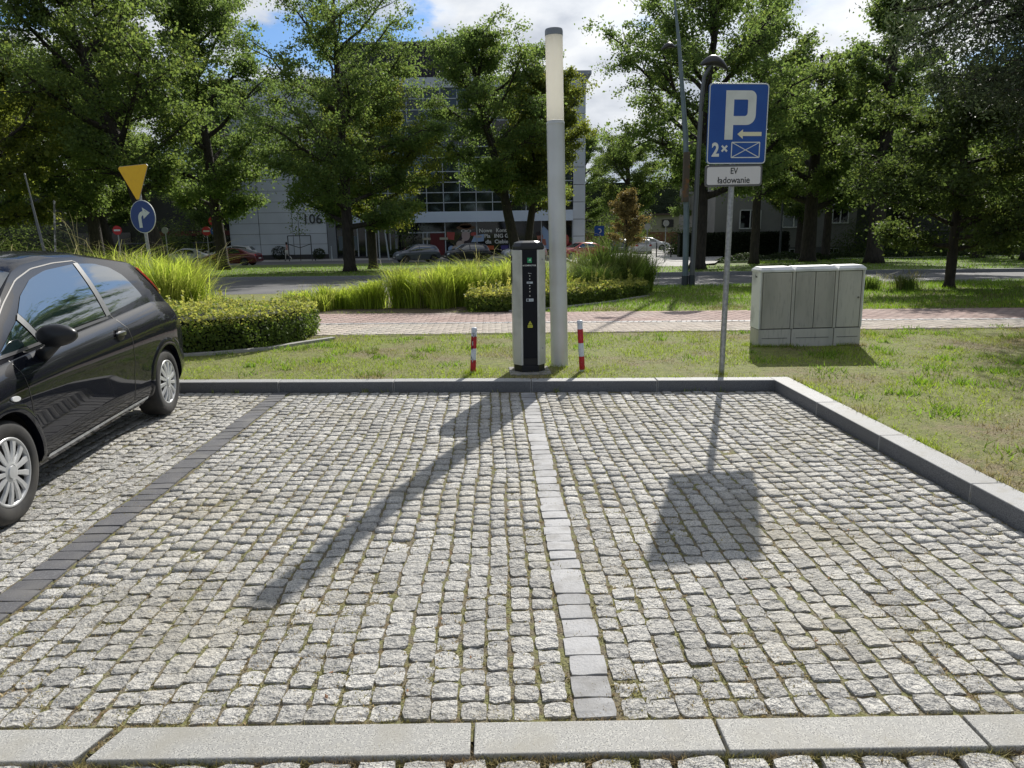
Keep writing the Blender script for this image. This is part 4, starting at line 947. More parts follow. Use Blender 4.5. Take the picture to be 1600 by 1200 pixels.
def car_body_mesh(kind, ns=54):
    if kind in BODYCACHE: return BODYCACHE[kind]
    P = CARS[kind]; xf, xr, W = P['xf'], P['xr'], P['W']
    t = np.linspace(0, 1, ns); xs = xr + (xf - xr) * (.5 - .5 * np.cos(math.pi * (.06 + .88 * t))) ; xs = (xs - xs[0]) / (xs[-1] - xs[0]) * (xf - xr) + xr
    zt_ = smooth_prof(P['top'], xs, .05); zs = np.minimum(smooth_prof(P['belt'], xs, .10), zt_ - .03)
    u = np.maximum(0, (xs - (xf - .75)) / .75); v = np.maximum(0, ((xr + .6) - xs) / .6)
    w = W * (1 - .30 * u ** 2.4 - (.09 if kind == 'punto' else .14) * v ** 2.6) * (1 - .02 * np.cos(xs * 1.1)); 
    zb = .20 + .10 * u ** 3 + .14 * v ** 3
    NL, NU, NR = 9, 6, 7; rings = []
    for i, x in enumerate(xs):
        h = []; b, s, tp, ww = zb[i], zs[i], zt_[i], w[i]
        h.append((0, b)); h.append((ww * .80, b)); 
        for k in range(NL):
            q = k / (NL - 1); z = b + .015 + (s - b - .015) * q
            bul = 1 - .055 * abs((z - .60) / .45) ** 2.2 - (.035 if k == 0 else 0)
            # lower door recess and shoulder line
            rec = -.012 * math.exp(-((z - .50) / .10) ** 2) + .006 * math.exp(-((z - .80) / .05) ** 2)
            h.append((ww * bul + rec - .05 * max(0, (z - (s - .16)) / .16) ** 2, z))
        ws = h[-1][0] - .010
        hr = tp - s; zr = s + .87 * hr; wr = ws - max((.47 if kind == 'punto' else .40) * (zr - s), min(.10, hr * .9))
        for k in range(NU):
            q = k / (NU - 1); z = s + .006 + (zr - s - .006) * q; y = ws + (wr - ws) * q + .018 * math.sin(math.pi * q) * min(1, hr / .3)
            h.append((y, z))
        for k in range(1, NR + 1):
            a = math.pi / 2 * k / NR; h.append((wr * math.cos(a) ** .62 if k < NR else 0, zr + (tp - zr) * math.sin(a) ** .9))
        rings.append(h)
    n = len(rings[0]); verts = []; idx = []
    for i, h in enumerate(rings):
        row = []
        for k, (y, z) in enumerate(h): row.append(len(verts)); verts.append((xs[i], y, z))
        mir = [row[0]]
        for k in range(1, n - 1): mir.append(len(verts)); verts.append((xs[i], -h[k][0], h[k][1]))
        mir.append(row[-1]); idx.append(row + mir[-2:0:-1])
    faces = []; m = len(idx[0])
    for i in range(ns - 1):
        for k in range(m): faces.append((idx[i][k], idx[i][(k + 1) % m], idx[i + 1][(k + 1) % m], idx[i + 1][k]))
    faces.append(tuple(idx[0])); faces.append(tuple(idx[-1])[::-1])
    me = bpy.data.meshes.new('body_raw'); me.from_pydata(verts, [], faces)
    bm = bmesh.new(); bm.from_mesh(me); bmesh.ops.recalc_face_normals(bm, faces=bm.faces)
    bvh = BVHTree.FromBMesh(bm); bm.to_mesh(me); bm.free()
    # wheel arches
    o = bpy.data.objects.new('tmp', me); col.objects.link(o); cut = []
    for xw in (P['wf'], P['wr']):
        for s in (-1, 1):
            c = MB(); c.lathe([(P['arch'], 0), (P['arch'], .6)], 40, axis='y', c=(xw, s * .62 - (.0 if s > 0 else .6) - (.1 if s > 0 else -.1), P['rw'] + .005))
            oc = c.build('cut', BLACKPL); cut.append(oc)
            md = o.modifiers.new('b', 'BOOLEAN'); md.operation = 'DIFFERENCE'; md.solver = 'EXACT'; md.object = oc
    dg = bpy.context.evaluated_depsgraph_get(); me2 = bpy.data.meshes.new_from_object(o.evaluated_get(dg))
    bpy.data.objects.remove(o)
    for c in cut: bpy.data.objects.remove(c)
    me2.name = 'body'
    while len(me2.materials) < 2: me2.materials.append(None)
    for p in me2.polygons:
        c = p.center; mi = 0
        for xw in (P['wf'], P['wr']):
            if math.hypot(c.x - xw, c.z - P['rw'] - .005) < P['arch'] + .004 and abs(c.y) < W - .03 and c.z < P['rw'] + P['arch'] + .02 and (abs(p.normal.y) < .35 or abs(c.y) < .6): mi = 1
        if c.z < .215 and abs(c.y) < W * .8: mi = 1
        p.material_index = mi; p.use_smooth = True
    me2.set_sharp_from_angle(angle=R(32))
    BODYCACHE[kind] = (me2, bvh, xs, w, zs, zt_); return BODYCACHE[kind]
def resamp(P, n):
    P = np.array(P, float); d = np.r_[0, np.cumsum(np.linalg.norm(np.diff(P, axis=0), axis=1))]; t = np.linspace(0, d[-1], n)
    return np.stack([np.interp(t, d, P[:, k]) for k in range(P.shape[1])], 1)
def side_pt(bvh, x, z, s, off):
    h = bvh.ray_cast(Vector((x, s * 2.0, z)), Vector((0, -s, 0)))
    if h[0] is None: return None
    nrm = h[1] if h[1].y * s > 0 else -h[1]
    return h[0] + nrm * off
def side_patch(name, bvh, bot, top, s, m, parent, off=.004, nx=14, nz=7, thick=0.0):
    B, T = resamp(bot, nx), resamp(top, nx); V = []; ok = True
    for j in range(nz):
        q = j / (nz - 1)
        for i in range(nx):
            a = B[i] * (1 - q) + T[i] * q; p = side_pt(bvh, a[0], a[1], s, off)
            if p is None: p = Vector((a[0], s * .7, a[1]))
            V.append(p)
    fs = [(j * nx + i, j * nx + i + 1, (j + 1) * nx + i + 1, (j + 1) * nx + i) for j in range(nz - 1) for i in range(nx - 1)]
    mb = MB().add(V, fs); o = mb.build(name, m, parent, smooth=True, fixn=False)
    if True:
        # face outward
        c = sum((Vector(p.normal) for p in o.data.polygons), Vector())
        if c.y * s < 0: o.data.flip_normals()
    return o
def top_patch(name, bvh, corners, m, parent, dirv, off=.005, n=12):
    """corners: 4 (x,y,z-ish) points bl, br, tr, tl, ray cast along dirv onto the body"""
    bl, br, tr, tl = [Vector(c) for c in corners]; V = []; d = Vector(dirv).normalized()
    for j in range(n):
        q = j / (n - 1)
        for i in range(n):
            p = i / (n - 1); a = (bl * (1 - p) + br * p) * (1 - q) + (tl * (1 - p) + tr * p) * q
            h = bvh.ray_cast(a - d * 2, d)
            if h[0] is None: V.append(a); continue
            nn = h[1] if h[1].dot(d) < 0 else -h[1]
            V.append(h[0] + nn * off)
    fs = [(j * n + i, j * n + i + 1, (j + 1) * n + i + 1, (j + 1) * n + i) for j in range(n - 1) for i in range(n - 1)]
    o = MB().add(V, fs).build(name, m, parent, smooth=True, fixn=False)
    c = sum((Vector(p.normal) for p in o.data.polygons), Vector())
    if c.dot(d) > 0: o.data.flip_normals()
    return o
def strip_line(name, bvh, pts, s, m, parent, w=.006, off=.0015, n=24):
    Q = resamp(pts, n); V = []
    for i in range(n):
        d = Q[min(i + 1, n - 1)] - Q[max(i - 1, 0)]; d /= np.linalg.norm(d) + 1e-9; nrm = np.array([-d[1], d[0]]) * w / 2
        for k in (-1, 1):
            a = Q[i] + nrm * k; p = side_pt(bvh, a[0], a[1], s, off); V.append(p if p is not None else Vector((a[0], s * .8, a[1])))
    fs = [(2 * i, 2 * i + 1, 2 * i + 3, 2 * i + 2) for i in range(n - 1)]
    o = MB().add(V, fs).build(name, m, parent, smooth=True, fixn=False)
    c = sum((Vector(p.normal) for p in o.data.polygons), Vector())
    if c.y * s < 0: o.data.flip_normals()
    return o
def wheel(parent, x, s, rw, W, hi=False, cover=HUBCAP, steer=0.0):
    yo = s * (W - .035); prof_out = [(rw * .66, 0), (rw * .70, .012), (rw * .86, .016), (rw * .955, .006), (rw * .99, -.012), (rw, -.035), (rw * 1.0, -.15), (rw * .96, -.18), (rw * .7, -.19), (rw * .6, -.185)]
    nseg = 48 if hi else 22
    w = MB().lathe([(r, h * s) for r, h in prof_out], nseg, axis='y', close=False).build('wheel', RUBBER, parent, smooth=True, angle=50)
    w.location = (x, yo, rw)
    MB().lathe([(rw * .68, -.03 * s), (rw * .66, -.05 * s), (0, -.055 * s)], nseg, axis='y', close=False).build('rim_back', BLACKPL, w)
    nsp = 13 if hi else 7; sp = MB()
    if hi:
        prof = [(rw * .68, -.004), (rw * .665, .008), (rw * .635, .010), (rw * .60, .0), (rw * .60, -.02)]
        MB().lathe([(r, h * s) for r, h in prof], nseg, axis='y', close=False).build('rim_ring', cover, w, smooth=True)
        for k in range(nsp):
            a = 2 * math.pi * k / nsp; V = []
            for (r0, hw, hh) in ((rw * .17, .013, .010), (rw * .40, .0155, .012), (rw * .64, .0225, .004)):
                for (dw, dh) in ((-1, -.012), (-.75, 0), (.75, 0), (1, -.012)):
                    xx = r0 * math.cos(a) - dw * hw * math.sin(a); zz = r0 * math.sin(a) + dw * hw * math.cos(a); V.append((xx, (hh + dh) * s, zz))
            fs = [(i * 4 + j, i * 4 + j + 1, (i + 1) * 4 + j + 1, (i + 1) * 4 + j) for i in range(2) for j in range(3)]
            MB().add(V, fs).build('spoke', cover, w, smooth=True, angle=40)
        MB().lathe([(rw * .21, -.01 * s), (rw * .205, .010 * s), (rw * .15, .014 * s), (rw * .145, .010 * s), (rw * .135, .010 * s), (rw * .12, .019 * s), (0, .021 * s)], 32, axis='y', close=False).build('hub_cap', cover, w, smooth=True, angle=40)
    else:
        for k in range(nsp):
            a = 2 * math.pi * k / nsp; V = []
            for (r0, hw) in ((rw * .1, .03), (rw * .66, .045)):
                for dw in (-1, 1): V.append((r0 * math.cos(a) - dw * hw * math.sin(a), .004 * s, r0 * math.sin(a) + dw * hw * math.cos(a)))
            sp.add(V, [(0, 1, 3, 2)])
        sp.lathe([(rw * .70, -.01 * s), (rw * .67, .006 * s), (rw * .60, -.01 * s)], nseg, axis='y', close=False)
        sp.build('wheel_cover', cover, w)
    w.rotation_euler = (0, random.uniform(0, 1), steer)
    return w
def arch_ring(bvh, xw, rw, s, m, parent, r0, r1, a0=-8, a1=188, n=28, bulge=.010):
    V = []
    for i in range(n + 1):
        a = R(a0 + (a1 - a0) * i / n)
        for j in range(4):
            r = r0 + (r1 - r0) * j / 3; x, z = xw + r * math.cos(a), rw + r * math.sin(a)
            hb = side_pt(bvh, x, max(z, .24), s, 0); y = (hb.y if hb is not None else s * .82); V.append((x, y + s * (bulge * (1, 1, .8, -.2)[j] + .002), z))
    V2 = [(v[0], v[1] - s * .05, v[2]) for v in V[::4]]
    k0 = len(V); fs = [(i * 4 + j, i * 4 + j + 1, (i + 1) * 4 + j + 1, (i + 1) * 4 + j) for i in range(n) for j in range(3)]
    fs += [(k0 + i, i * 4, (i + 1) * 4, k0 + i + 1) for i in range(n)]
    return MB().add(V + V2, fs).build('arch_lip', m, parent, smooth=True, angle=50)

def simple_car(kind, label, cat, loc, rz, pm, group='cars parked along the far street', cover=None, tail=True):
    P = CARS[kind]; me, bvh, xs, w, zs, zt_ = car_body_mesh(kind); t = thing('parked_car', label, cat, loc, rz, group)
    me = me.copy(); me.materials[0] = pm; me.materials[1] = BLACKPL; link('body', me, t)
    W, rw = P['W'], P['rw']
    for xw in (P['wf'], P['wr']):
        for s in (-1, 1): wheel(t, xw, s, rw, W, cover=cover or HUBCAP)
    cow = 1.02 if kind != 'sedan' else 1.06
    rr_ = {'sedan': (-1.02, 1.30), 'hatch': (-1.32, 1.34), 'wagon': (-1.75, 1.34), 'punto': (-1.2, 1.30)}[kind]
    for s in (-1, 1):
        side_patch('side_window', bvh, [(.92, .975), (.45, .985), (.02, .995)], [(.62, 1.14), (.30, 1.32), (.02, 1.36)], s, GLASS_DK, t)
        bb = rr_[0]
        side_patch('side_window', bvh, [(-.06, .995), (-.5, 1.01), (bb, 1.04)], [(-.06, 1.365), (-.6, 1.36), (bb + .12, rr_[1] - .08)], s, GLASS_DK, t)
        MB().box((.78, s * (W + .06), .99), (.10, .17, .12)).build('wing_mirror', pm, t, bevel=.03)
        strip_line('door_gap', bvh, [(.95, .90), (.90, .6), (.80, .3)], s, BLACKPL, t, w=.012); strip_line('door_gap', bvh, [(-.03, .95), (-.03, .3)], s, BLACKPL, t, w=.012)
        q = side_pt(bvh, .12, .82, s, .01); MB().box(q, (.16, .03, .03)).build('door_handle', pm, t)
        xf, xr = P['xf'], P['xr']
        top_patch('headlight', bvh, [(xf, s * .42, .60), (xf, s * .72, .62), (xf, s * .72, .76), (xf, s * .42, .72)], CHROME, t, (-1, -s * .35, -.15), n=6)
        top_patch('tail_light', bvh, [(xr, s * .50, .78), (xr, s * .78, .78), (xr, s * .76, .96), (xr, s * .56, .93)], TAILR, t, (1, -s * .2, 0), n=6)
    fx = .36
    top_patch('windscreen', bvh, [(cow, -.62, 1.0), (cow, .62, 1.0), (fx, .52, 1.3), (fx, -.52, 1.3)], GLASS_DK, t, (-.35, 0, -1))
    rz0, rz1 = {'sedan': ((-1.72, 1.05), (-1.12, 1.3)), 'hatch': ((-1.80, .98), (-1.5, 1.33)), 'wagon': ((-2.2, 1.02), (-1.85, 1.34)), 'punto': ((-1.78, 1.0), (-1.5, 1.3))}[kind]
    top_patch('rear_window', bvh, [(rz0[0], -.58, rz0[1]), (rz0[0], .58, rz0[1]), (rz1[0], .50, rz1[1]), (rz1[0], -.50, rz1[1])], GLASS_DK, t, (.8, 0, -.5))
    top_patch('grille', bvh, [(P['xf'], -.4, .36), (P['xf'], .4, .36), (P['xf'], .36, .56), (P['xf'], -.36, .56)], BLACKPL, t, (-1, 0, 0), n=6)
    h = bvh.ray_cast(Vector((4, 0, .46)), Vector((-1, 0, 0)))[0]; MB().box((h.x + .012, 0, .46), (.02, .50, .11)).build('number_plate', PLATE, t)
    h = bvh.ray_cast(Vector((-4, 0, .60)), Vector((1, 0, 0)))[0]; MB().box((h.x - .012, 0, .60), (.02, .50, .11)).build('number_plate', PLATE, t)
    return t

# ---- the black hatchback on the left
def black_hatch():
    P = CARS['punto']; me, bvh, xs, w, zs, zt_ = car_body_mesh('punto', 84); W, rw = P['W'], P['rw']
    pm = paint('black_metallic_paint', (.003, .004, .009), 0, .5, .65, .04)
    a = R(5.1); d = Vector((math.sin(a), -math.cos(a)))          # nose direction
    t = thing('parked_car', 'black three-door hatchback with silver wheel covers parked nose towards the camera', 'car', (-3.69, 5.09, 0), math.atan2(d.y, d.x))
    me.materials[0] = pm; me.materials[1] = BLACKPL; link('body', me, t)
    for xw in (P['wf'], P['wr']):
        for s in (-1, 1):
            wheel(t, xw, s, rw, W, hi=(s == 1), steer=0); arch_ring(bvh, xw, rw + .005, s, pm, t, .338, .40)
    for s in (-1, 1):
        # glass
        side_patch('door_window', bvh, [(.55, .965), (.30, .975), (0, .99), (-.375, 1.005)], [(.65, 1.14), (.50, 1.24), (.28, 1.33), (.04, 1.375), (-.385, 1.40)], s, GLASS_DK, t, nx=20, nz=10)
        side_patch('rear_side_window', bvh, [(-.47, 1.015), (-.8, 1.045), (-1.08, 1.075), (-1.15, 1.09)], [(-.47, 1.40), (-.7, 1.39), (-.9, 1.35), (-1.03, 1.28), (-1.14, 1.12)], s, GLASS_DK, t, nx=20, nz=10)
        side_patch('quarter_glass', bvh, [(1.08, .93), (.85, .945), (.635, .955)], [(1.02, .96), (.86, 1.04), (.72, 1.10)], s, GLASS_DK, t, nx=8, nz=5)
        side_patch('pillar_trim', bvh, [(-.385, 1.0), (-.462, 1.005)], [(-.395, 1.405), (-.462, 1.405)], s, PILLAR, t, off=.008, nx=4, nz=10)
        side_patch('pillar_trim', bvh, [(.625, .955), (.565, .955)], [(.71, 1.105), (.66, 1.14)], s, PILLAR, t, off=.008, nx=4, nz=6)
        # seams, trims and the painted sill reflection
        strip_line('door_gap', bvh, [(1.00, .90), (.965, .60), (.90, .36), (.84, .275)], s, BLACKPL, t, w=.008)
        strip_line('door_gap', bvh, [(.84, .275), (-.42, .275), (-.52, .32)], s, BLACKPL, t, w=.006)
        strip_line('door_gap', bvh, [(-.52, .32), (-.58, .60), (-.57, .88), (-.46, 1.0)], s, BLACKPL, t, w=.008)
        strip_line('window_seal', bvh, [(1.12, .925), (.40, .955), (-.40, .99)], s, mat('seal_grey', (.10, .10, .105), .3), t, w=.018, off=.006)
        strip_line('window_frame', bvh, [(1.14, .95), (.93, 1.09), (.70, 1.21), (.43, 1.335), (.18, 1.395), (-.13, 1.42), (-.42, 1.425), (-.46, 1.41)], s, BLACKPL, t, w=.007, off=.003, n=40)
        strip_line('sill_reflection', bvh, [(.82, .262), (-.82, .262)], s, mat('sill_sky_reflection', (.62, .66, .72), .2, metal=.7), t, w=.024, off=.006)  # pale blue strip paints the sky's reflection along the sill bevel
        q = side_pt(bvh, -.40, .85, s, .0)
        MB().lathe([(.062, -.004), (.060, .006), (.05, .009)], 28, axis='y', c=(0, 0, 0)).build('handle_cup', BLACKPL, t, smooth=True, angle=40).location = (q.x, q.y + (.0 if s > 0 else -.008), q.z)
        hb = MB(); V = []
        for i in range(9):
            u = -1 + 2 * i / 8; th_ = .024 * (1 - .5 * u * u)
            for (dy, dz) in ((.004, -th_), (.030 * (1 - .6 * u * u) + .006, -th_ * .5), (.032 * (1 - .6 * u * u) + .006, th_ * .6), (.004, th_)): V.append((q.x + u * .085, q.y + s * dy, q.z + .012 + dz))
        hb.add(V, [(i * 4 + j, i * 4 + (j + 1) % 4, (i + 1) * 4 + (j + 1) % 4, (i + 1) * 4 + j) for i in range(8) for j in range(4)] + [(0, 1, 2, 3), (32, 33, 34, 35)]).build('door_handle', paint('handle_paint', (.05, .053, .06), .5, .2), t, smooth=True, angle=50)
        q = side_pt(bvh, 1.14, .70, s, .004)
        ind = MB().prism([(.045 * math.cos(k * .5236) , .017 * math.sin(k * .5236)) for k in range(12)], -.006, .006, plane='xz').build('side_indicator', mat('lamp_clear', (.72, .73, .74), .15, coat=.5), t, bevel=.003); ind.location = q; ind.rotation_euler = (0, R(-8), R(0))
        # mirror: stalk and a long rounded housing
        q = side_pt(bvh, .68, .90, s, 0)
        MB().tube([(q.x, q.y - s * .01, .865), (q.x + .01, q.y + s * .05, .90), (q.x + .01, q.y + s * .11, .955)], [.05, .038, .035], 12).build('mirror_foot', BLACKSAT, t, smooth=True)
        V = []; n1, n2 = 14, 14
        for i in range(n1 + 1):
            u = i / n1; rr_ = (math.sin(math.pi * (.03 + .94 * u))) ** .5
            for j in range(n2):
                aa = 2 * math.pi * j / n2; ex = math.cos(aa); ez = math.sin(aa)
                V.append((q.x + .03 + .062 * rr_ * (abs(ex) ** .8) * (1 if ex > 0 else -.75), q.y + s * (.015 + .235 * u), 1.005 + .078 * rr_ * (abs(ez) ** .85) * (1 if ez > 0 else -1) * (1 - .15 * u)))
        fc = [(i * n2 + j, i * n2 + (j + 1) % n2, (i + 1) * n2 + (j + 1) % n2, (i + 1) * n2 + j) for i in range(n1) for j in range(n2)] + [tuple(range(n2)), tuple(n1 * n2 + j for j in range(n2))]
        MB().add(V, fc).build('wing_mirror', BLACKSAT, t, smooth=True)
        # lamps
        side_patch('tail_light', bvh, [(-1.57, 1.07), (-1.655, 1.07)], [(-1.37, 1.33), (-1.43, 1.315)], s, TAILR, t, off=.010, nx=6, nz=12)
        top_patch('headlight', bvh, [(1.5, s * .66, .74), (2.05, s * .45, .60), (2.0, s * .45, .72), (1.48, s * .66, .86)], CHROME, t, (-.2, -s * 1, -.3), n=8)
    top_patch('windscreen', bvh, [(1.08, -.64, 1.0), (1.08, .64, 1.0), (.40, .53, 1.3), (.40, -.53, 1.3)], GLASS_DK, t, (-.35, 0, -1), n=18)
    top_patch('rear_window', bvh, [(-1.76, -.55, 1.02), (-1.76, .55, 1.02), (-1.48, .50, 1.33), (-1.48, -.50, 1.33)], GLASS_DK, t, (.8, 0, -.5))
    top_patch('grille', bvh, [(2.1, -.35, .34), (2.1, .35, .34), (2.1, .32, .5), (2.1, -.32, .5)], BLACKPL, t, (-1, 0, 0), n=6)
    h = bvh.ray_cast(Vector((4, 0, .55)), Vector((-1, 0, 0)))[0]; MB().box((h.x + .01, 0, .55), (.02, .52, .11)).build('number_plate', PLATE, t)
    MB().lathe([(.085, 0), (.085, .004)], 28, axis='y').build('fuel_flap', pm, t).location = (lambda q: (q.x, q.y, q.z))(side_pt(bvh, -1.60, .80, -1, .002))
    return t
black_hatch()
CS = {'silver': paint('silver_car_paint', (.42, .44, .47)), 'red': paint('dark_red_paint', (.13, .008, .018)), 'grey': paint('grey_blue_paint', (.09, .105, .13)), 'black': paint('black_car_paint', (.014, .016, .022)),
      'coral': paint('red_car_paint', (.42, .03, .035)), 'white': paint('white_car_paint', (.72, .73, .74), 0)}
DARKRIM = mat('dark_rim', (.10, .10, .11), .4, metal=.5)
ZS = -.885
simple_car('sedan', 'silver saloon car parked left of the dark red car', 'car', (-25.4, 60.6, ZS), R(174), CS['silver'])
simple_car('sedan', 'dark red car parked in front of the white panelled wall', 'car', (-21.4, 59.6, ZS), R(176), CS['red'], cover=DARKRIM)
simple_car('hatch', 'small grey-blue hatchback parked before the red shop door', 'car', (-6.4, 60.4, ZS), R(205), CS['grey'], cover=DARKRIM)
simple_car('hatch', 'black car with green-edged plate parked in front of the shop poster', 'car', (-2.2, 60.8, ZS), R(200), CS['black'], cover=DARKRIM)
simple_car('sedan', 'bright red car just right of the lamp column', 'car', (7.3, 60.0, ZS), R(205), CS['coral'])
simple_car('hatch', 'silver car half hidden behind the charging station', 'car', (2.6, 61.2, ZS), R(195), CS['silver'])
simple_car('hatch', 'white hatchback seen from behind on the side street', 'car', (14.6, 70.8, ZS + .02), R(84), CS['white'], group='cars on the side street')
simple_car('wagon', 'long white estate car parked sideways behind the white hatchback', 'car', (17.5, 81, ZS + .02), R(-8), CS['white'], group='cars on the side street')
simple_car('hatch', 'dark car parked left of the white hatchback', 'car', (13.0, 74.5, ZS + .02), R(86), CS['grey'], group='cars on the side street')
simple_car('wagon', 'small white pickup-like car behind the silver saloon', 'car', (-25.6, 72.5, ZS), R(165), CS['white'])

# ================================================================== PERSON
def person(loc, rz):
    t = thing('person', 'person in pink top and white trousers walking along the panelled wall with a bag', 'person', loc, rz)
    SKIN = mat('skin', (.45, .27, .19), .6)
    J = {'pel': (0, 0, .92, .13), 'bel': (0, 0, 1.08, .115), 'che': (.02, 0, 1.28, .135), 'nec': (.03, 0, 1.45, .055), 'hed': (.05, 0, 1.56, .085), 'top': (.05, 0, 1.66, .075),
         'hl': (0, .09, .88, .10), 'kl': (.17, .10, .50, .065), 'al': (.20, .10, .10, .045), 'fl': (.33, .10, .05, .035),
         'hr': (0, -.09, .88, .10), 'kr': (-.04, -.10, .49, .065), 'ar': (-.34, -.10, .20, .045), 'fr': (-.30, -.10, .10, .035),
         'sl': (.0, .17, 1.37, .06), 'el': (-.10, .22, 1.12, .042), 'wl': (.02, .22, .92, .032), 'ml': (.08, .22, .86, .035),
         'sr': (.0, -.17, 1.37, .06), 'er': (.06, -.23, 1.12, .042), 'wr': (.20, -.20, 1.0, .032), 'mr': (.26, -.19, .97, .035)}
    E_ = [('pel', 'bel'), ('bel', 'che'), ('che', 'nec'), ('nec', 'hed'), ('hed', 'top'), ('pel', 'hl'), ('hl', 'kl'), ('kl', 'al'), ('al', 'fl'), ('pel', 'hr'), ('hr', 'kr'), ('kr', 'ar'), ('ar', 'fr'), ('che', 'sl'), ('sl', 'el'), ('el', 'wl'), ('wl', 'ml'), ('che', 'sr'), ('sr', 'er'), ('er', 'wr'), ('wr', 'mr')]
    ks = list(J); me = bpy.data.meshes.new('s'); me.from_pydata([J[k][:3] for k in ks], [(ks.index(a), ks.index(b)) for a, b in E_], [])
    o = bpy.data.objects.new('tmp', me); col.objects.link(o); o.modifiers.new('s', 'SKIN'); sb = o.modifiers.new('u', 'SUBSURF'); sb.levels = 1
    for i, k in enumerate(ks): me.skin_vertices[0].data[i].radius = (J[k][3], J[k][3]); me.skin_vertices[0].data[i].use_root = (k == 'pel')
    m2 = bpy.data.meshes.new_from_object(o.evaluated_get(bpy.context.evaluated_depsgraph_get())); bpy.data.objects.remove(o); m2.name = 'person_body'
    m2.materials.clear()
    for q in (SKIN, mat('white_trousers', (.66, .65, .62), .8), mat('pink_top', (.50, .25, .24), .8), mat('shoe', (.6, .58, .55), .6)): m2.materials.append(q)
    for p in m2.polygons:
        c = p.center; p.use_smooth = True
        p.material_index = 3 if c.z < .09 else (1 if c.z < .93 and abs(c.y) < .19 else (2 if c.z < 1.43 and abs(c.y) < .22 and not (abs(c.y) > .19 and c.z < 1.2) else 0))
    link('figure', m2, t)
    MB().lathe([(0, 1.47), (.06, 1.48), (.095, 1.54), (.10, 1.62), (.08, 1.70), (0, 1.735)], 14, c=(.025, 0, 0), close=False).build('hair', mat('dark_hair', (.03, .02, .015), .6), t, smooth=True)
    bag = thing('shoulder_bag', 'white shoulder bag carried by the walking person', 'bag', (loc[0] + .02, loc[1] - .30, loc[2] + .86))
    MB().prism([(-.17, -.12), (.17, -.12), (.14, .12), (-.14, .12)], -.05, .05, plane='xz').build('pouch', mat('bag_white', (.7, .69, .66), .7), bag, bevel=.02)
    MB().tube([(-.12, 0, .11), (-.06, 0, .32), (.02, .04, .44), (.06, 0, .30), (.12, 0, .11)], .012, 6).build('strap', MATS['bag_white'], bag)
person((-19.6, 69.2, -.875), R(180))

# ================================================================== BUILDINGS
PANEL = mat('facade_panel', (.58, .63, .69), .5, var=[(.6, (.52, .57, .63), .4, .7)], island=.05)
GAP = mat('panel_gap', (.05, .055, .06), .8)
FGLASS = mat('facade_glass', (.015, .022, .022), .05, spec=.8)
FGLASS2 = mat('shop_glass', (.008, .010, .012), .06, spec=.6)
MULL = mat('mullion', (.42, .46, .50), .5, metal=.3)
BAND = mat('fascia_band', (.62, .72, .86), .5, var=[(.8, (.58, .68, .82), .4, .7)])
LOUV = mat('louvre_dark', (.035, .032, .045), .6)
YB = 72.0; ZB = -.9
off_b = thing('office_building', 'white-panelled office block with glass front, shop window posters and numerals 106', 'building', (-8, YB + 10, ZB))
OB = Vector((-8, YB + 10, ZB))
def L(x, y, z): return (x - OB.x, y - OB.y, z - OB.z)
def lbox(name, x0, x1, y0, y1, z0, z1, m, parent=off_b, bevel=0):
    return MB().box(L((x0 + x1) / 2, (y0 + y1) / 2, (z0 + z1) / 2), (x1 - x0, y1 - y0, z1 - z0)).build(name, m, parent, bevel=bevel, fixn=False)
lbox('wing_wall', -25.7, -16.1, YB + .15, YB + 20, ZB, 15.6, GAP)
lbox('core_wall', -16.1, 7.9, YB + .5, YB + 20, ZB, 15.8, GAP)
lbox('corner_wall', 7.9, 9.0, YB + .15, YB + 20, ZB, 15.2, GAP)
# panels of the left wing (each panel a part)
pw = 3.2; ph = 1.02
vx = [-25.75, -22.95, -19.7, -16.35]
z = -.45
pm_ = {}
while z < 15.4:
    for a, b in zip(vx[:-1], vx[1:]): lbox('facade_panel', a + .03, b - .03, YB + .02, YB + .14, z + .03, z + ph - .0, PANEL)
    for k in range(6): lbox('facade_panel', -25.86, -25.72, YB + .1 + k * 3.2, YB + 3.25 + k * 3.2, z + .03, z + ph, PANEL) if k < 2 else None
    z += ph
lbox('base_plinth', -25.78, -16.3, YB - .02, YB + .13, ZB, -.44, mat('plinth_dark', (.05, .05, .055), .7))
lbox('end_column', -16.3, -15.5, YB - .05, YB + .5, ZB, 15.6, mat('column_grey', (.20, .22, .24), .5))
# corner panels on the right
z = -.7
while z < 14.9:
    lbox('facade_panel', 7.95, 9.03, YB - .0, YB + .13, z + .02, z + 1.62, PANEL); lbox('facade_panel', 9.02, 9.14, YB + .14, YB + 3.1, z + .02, z + 1.62, PANEL); z += 1.65
lbox('roof_edge', 5.5, 9.6, YB - .5, YB + 6, 15.9, 16.25, mat('roof_edge_grey', (.35, .38, .42), .5))
lbox('roof_band', -16.0, 7.9, YB + .1, YB + .5, 15.0, 15.9, PANEL)
# penthouse with dark louvres
lbox('penthouse_wall', -16.0, -2.0, YB + 8.2, YB + 18, 15.5, 20.7, LOUV)
for k in range(44): lbox('louvre', -15.95 + k * .32, -15.80 + k * .32, YB + 8.05, YB + 8.22, 15.9, 20.6, LOUV)
lbox('penthouse_roof', -16.3, -1.8, YB + 7.9, YB + 18.2, 20.7, 20.95, mat('roof_rim', (.10, .11, .13), .5))
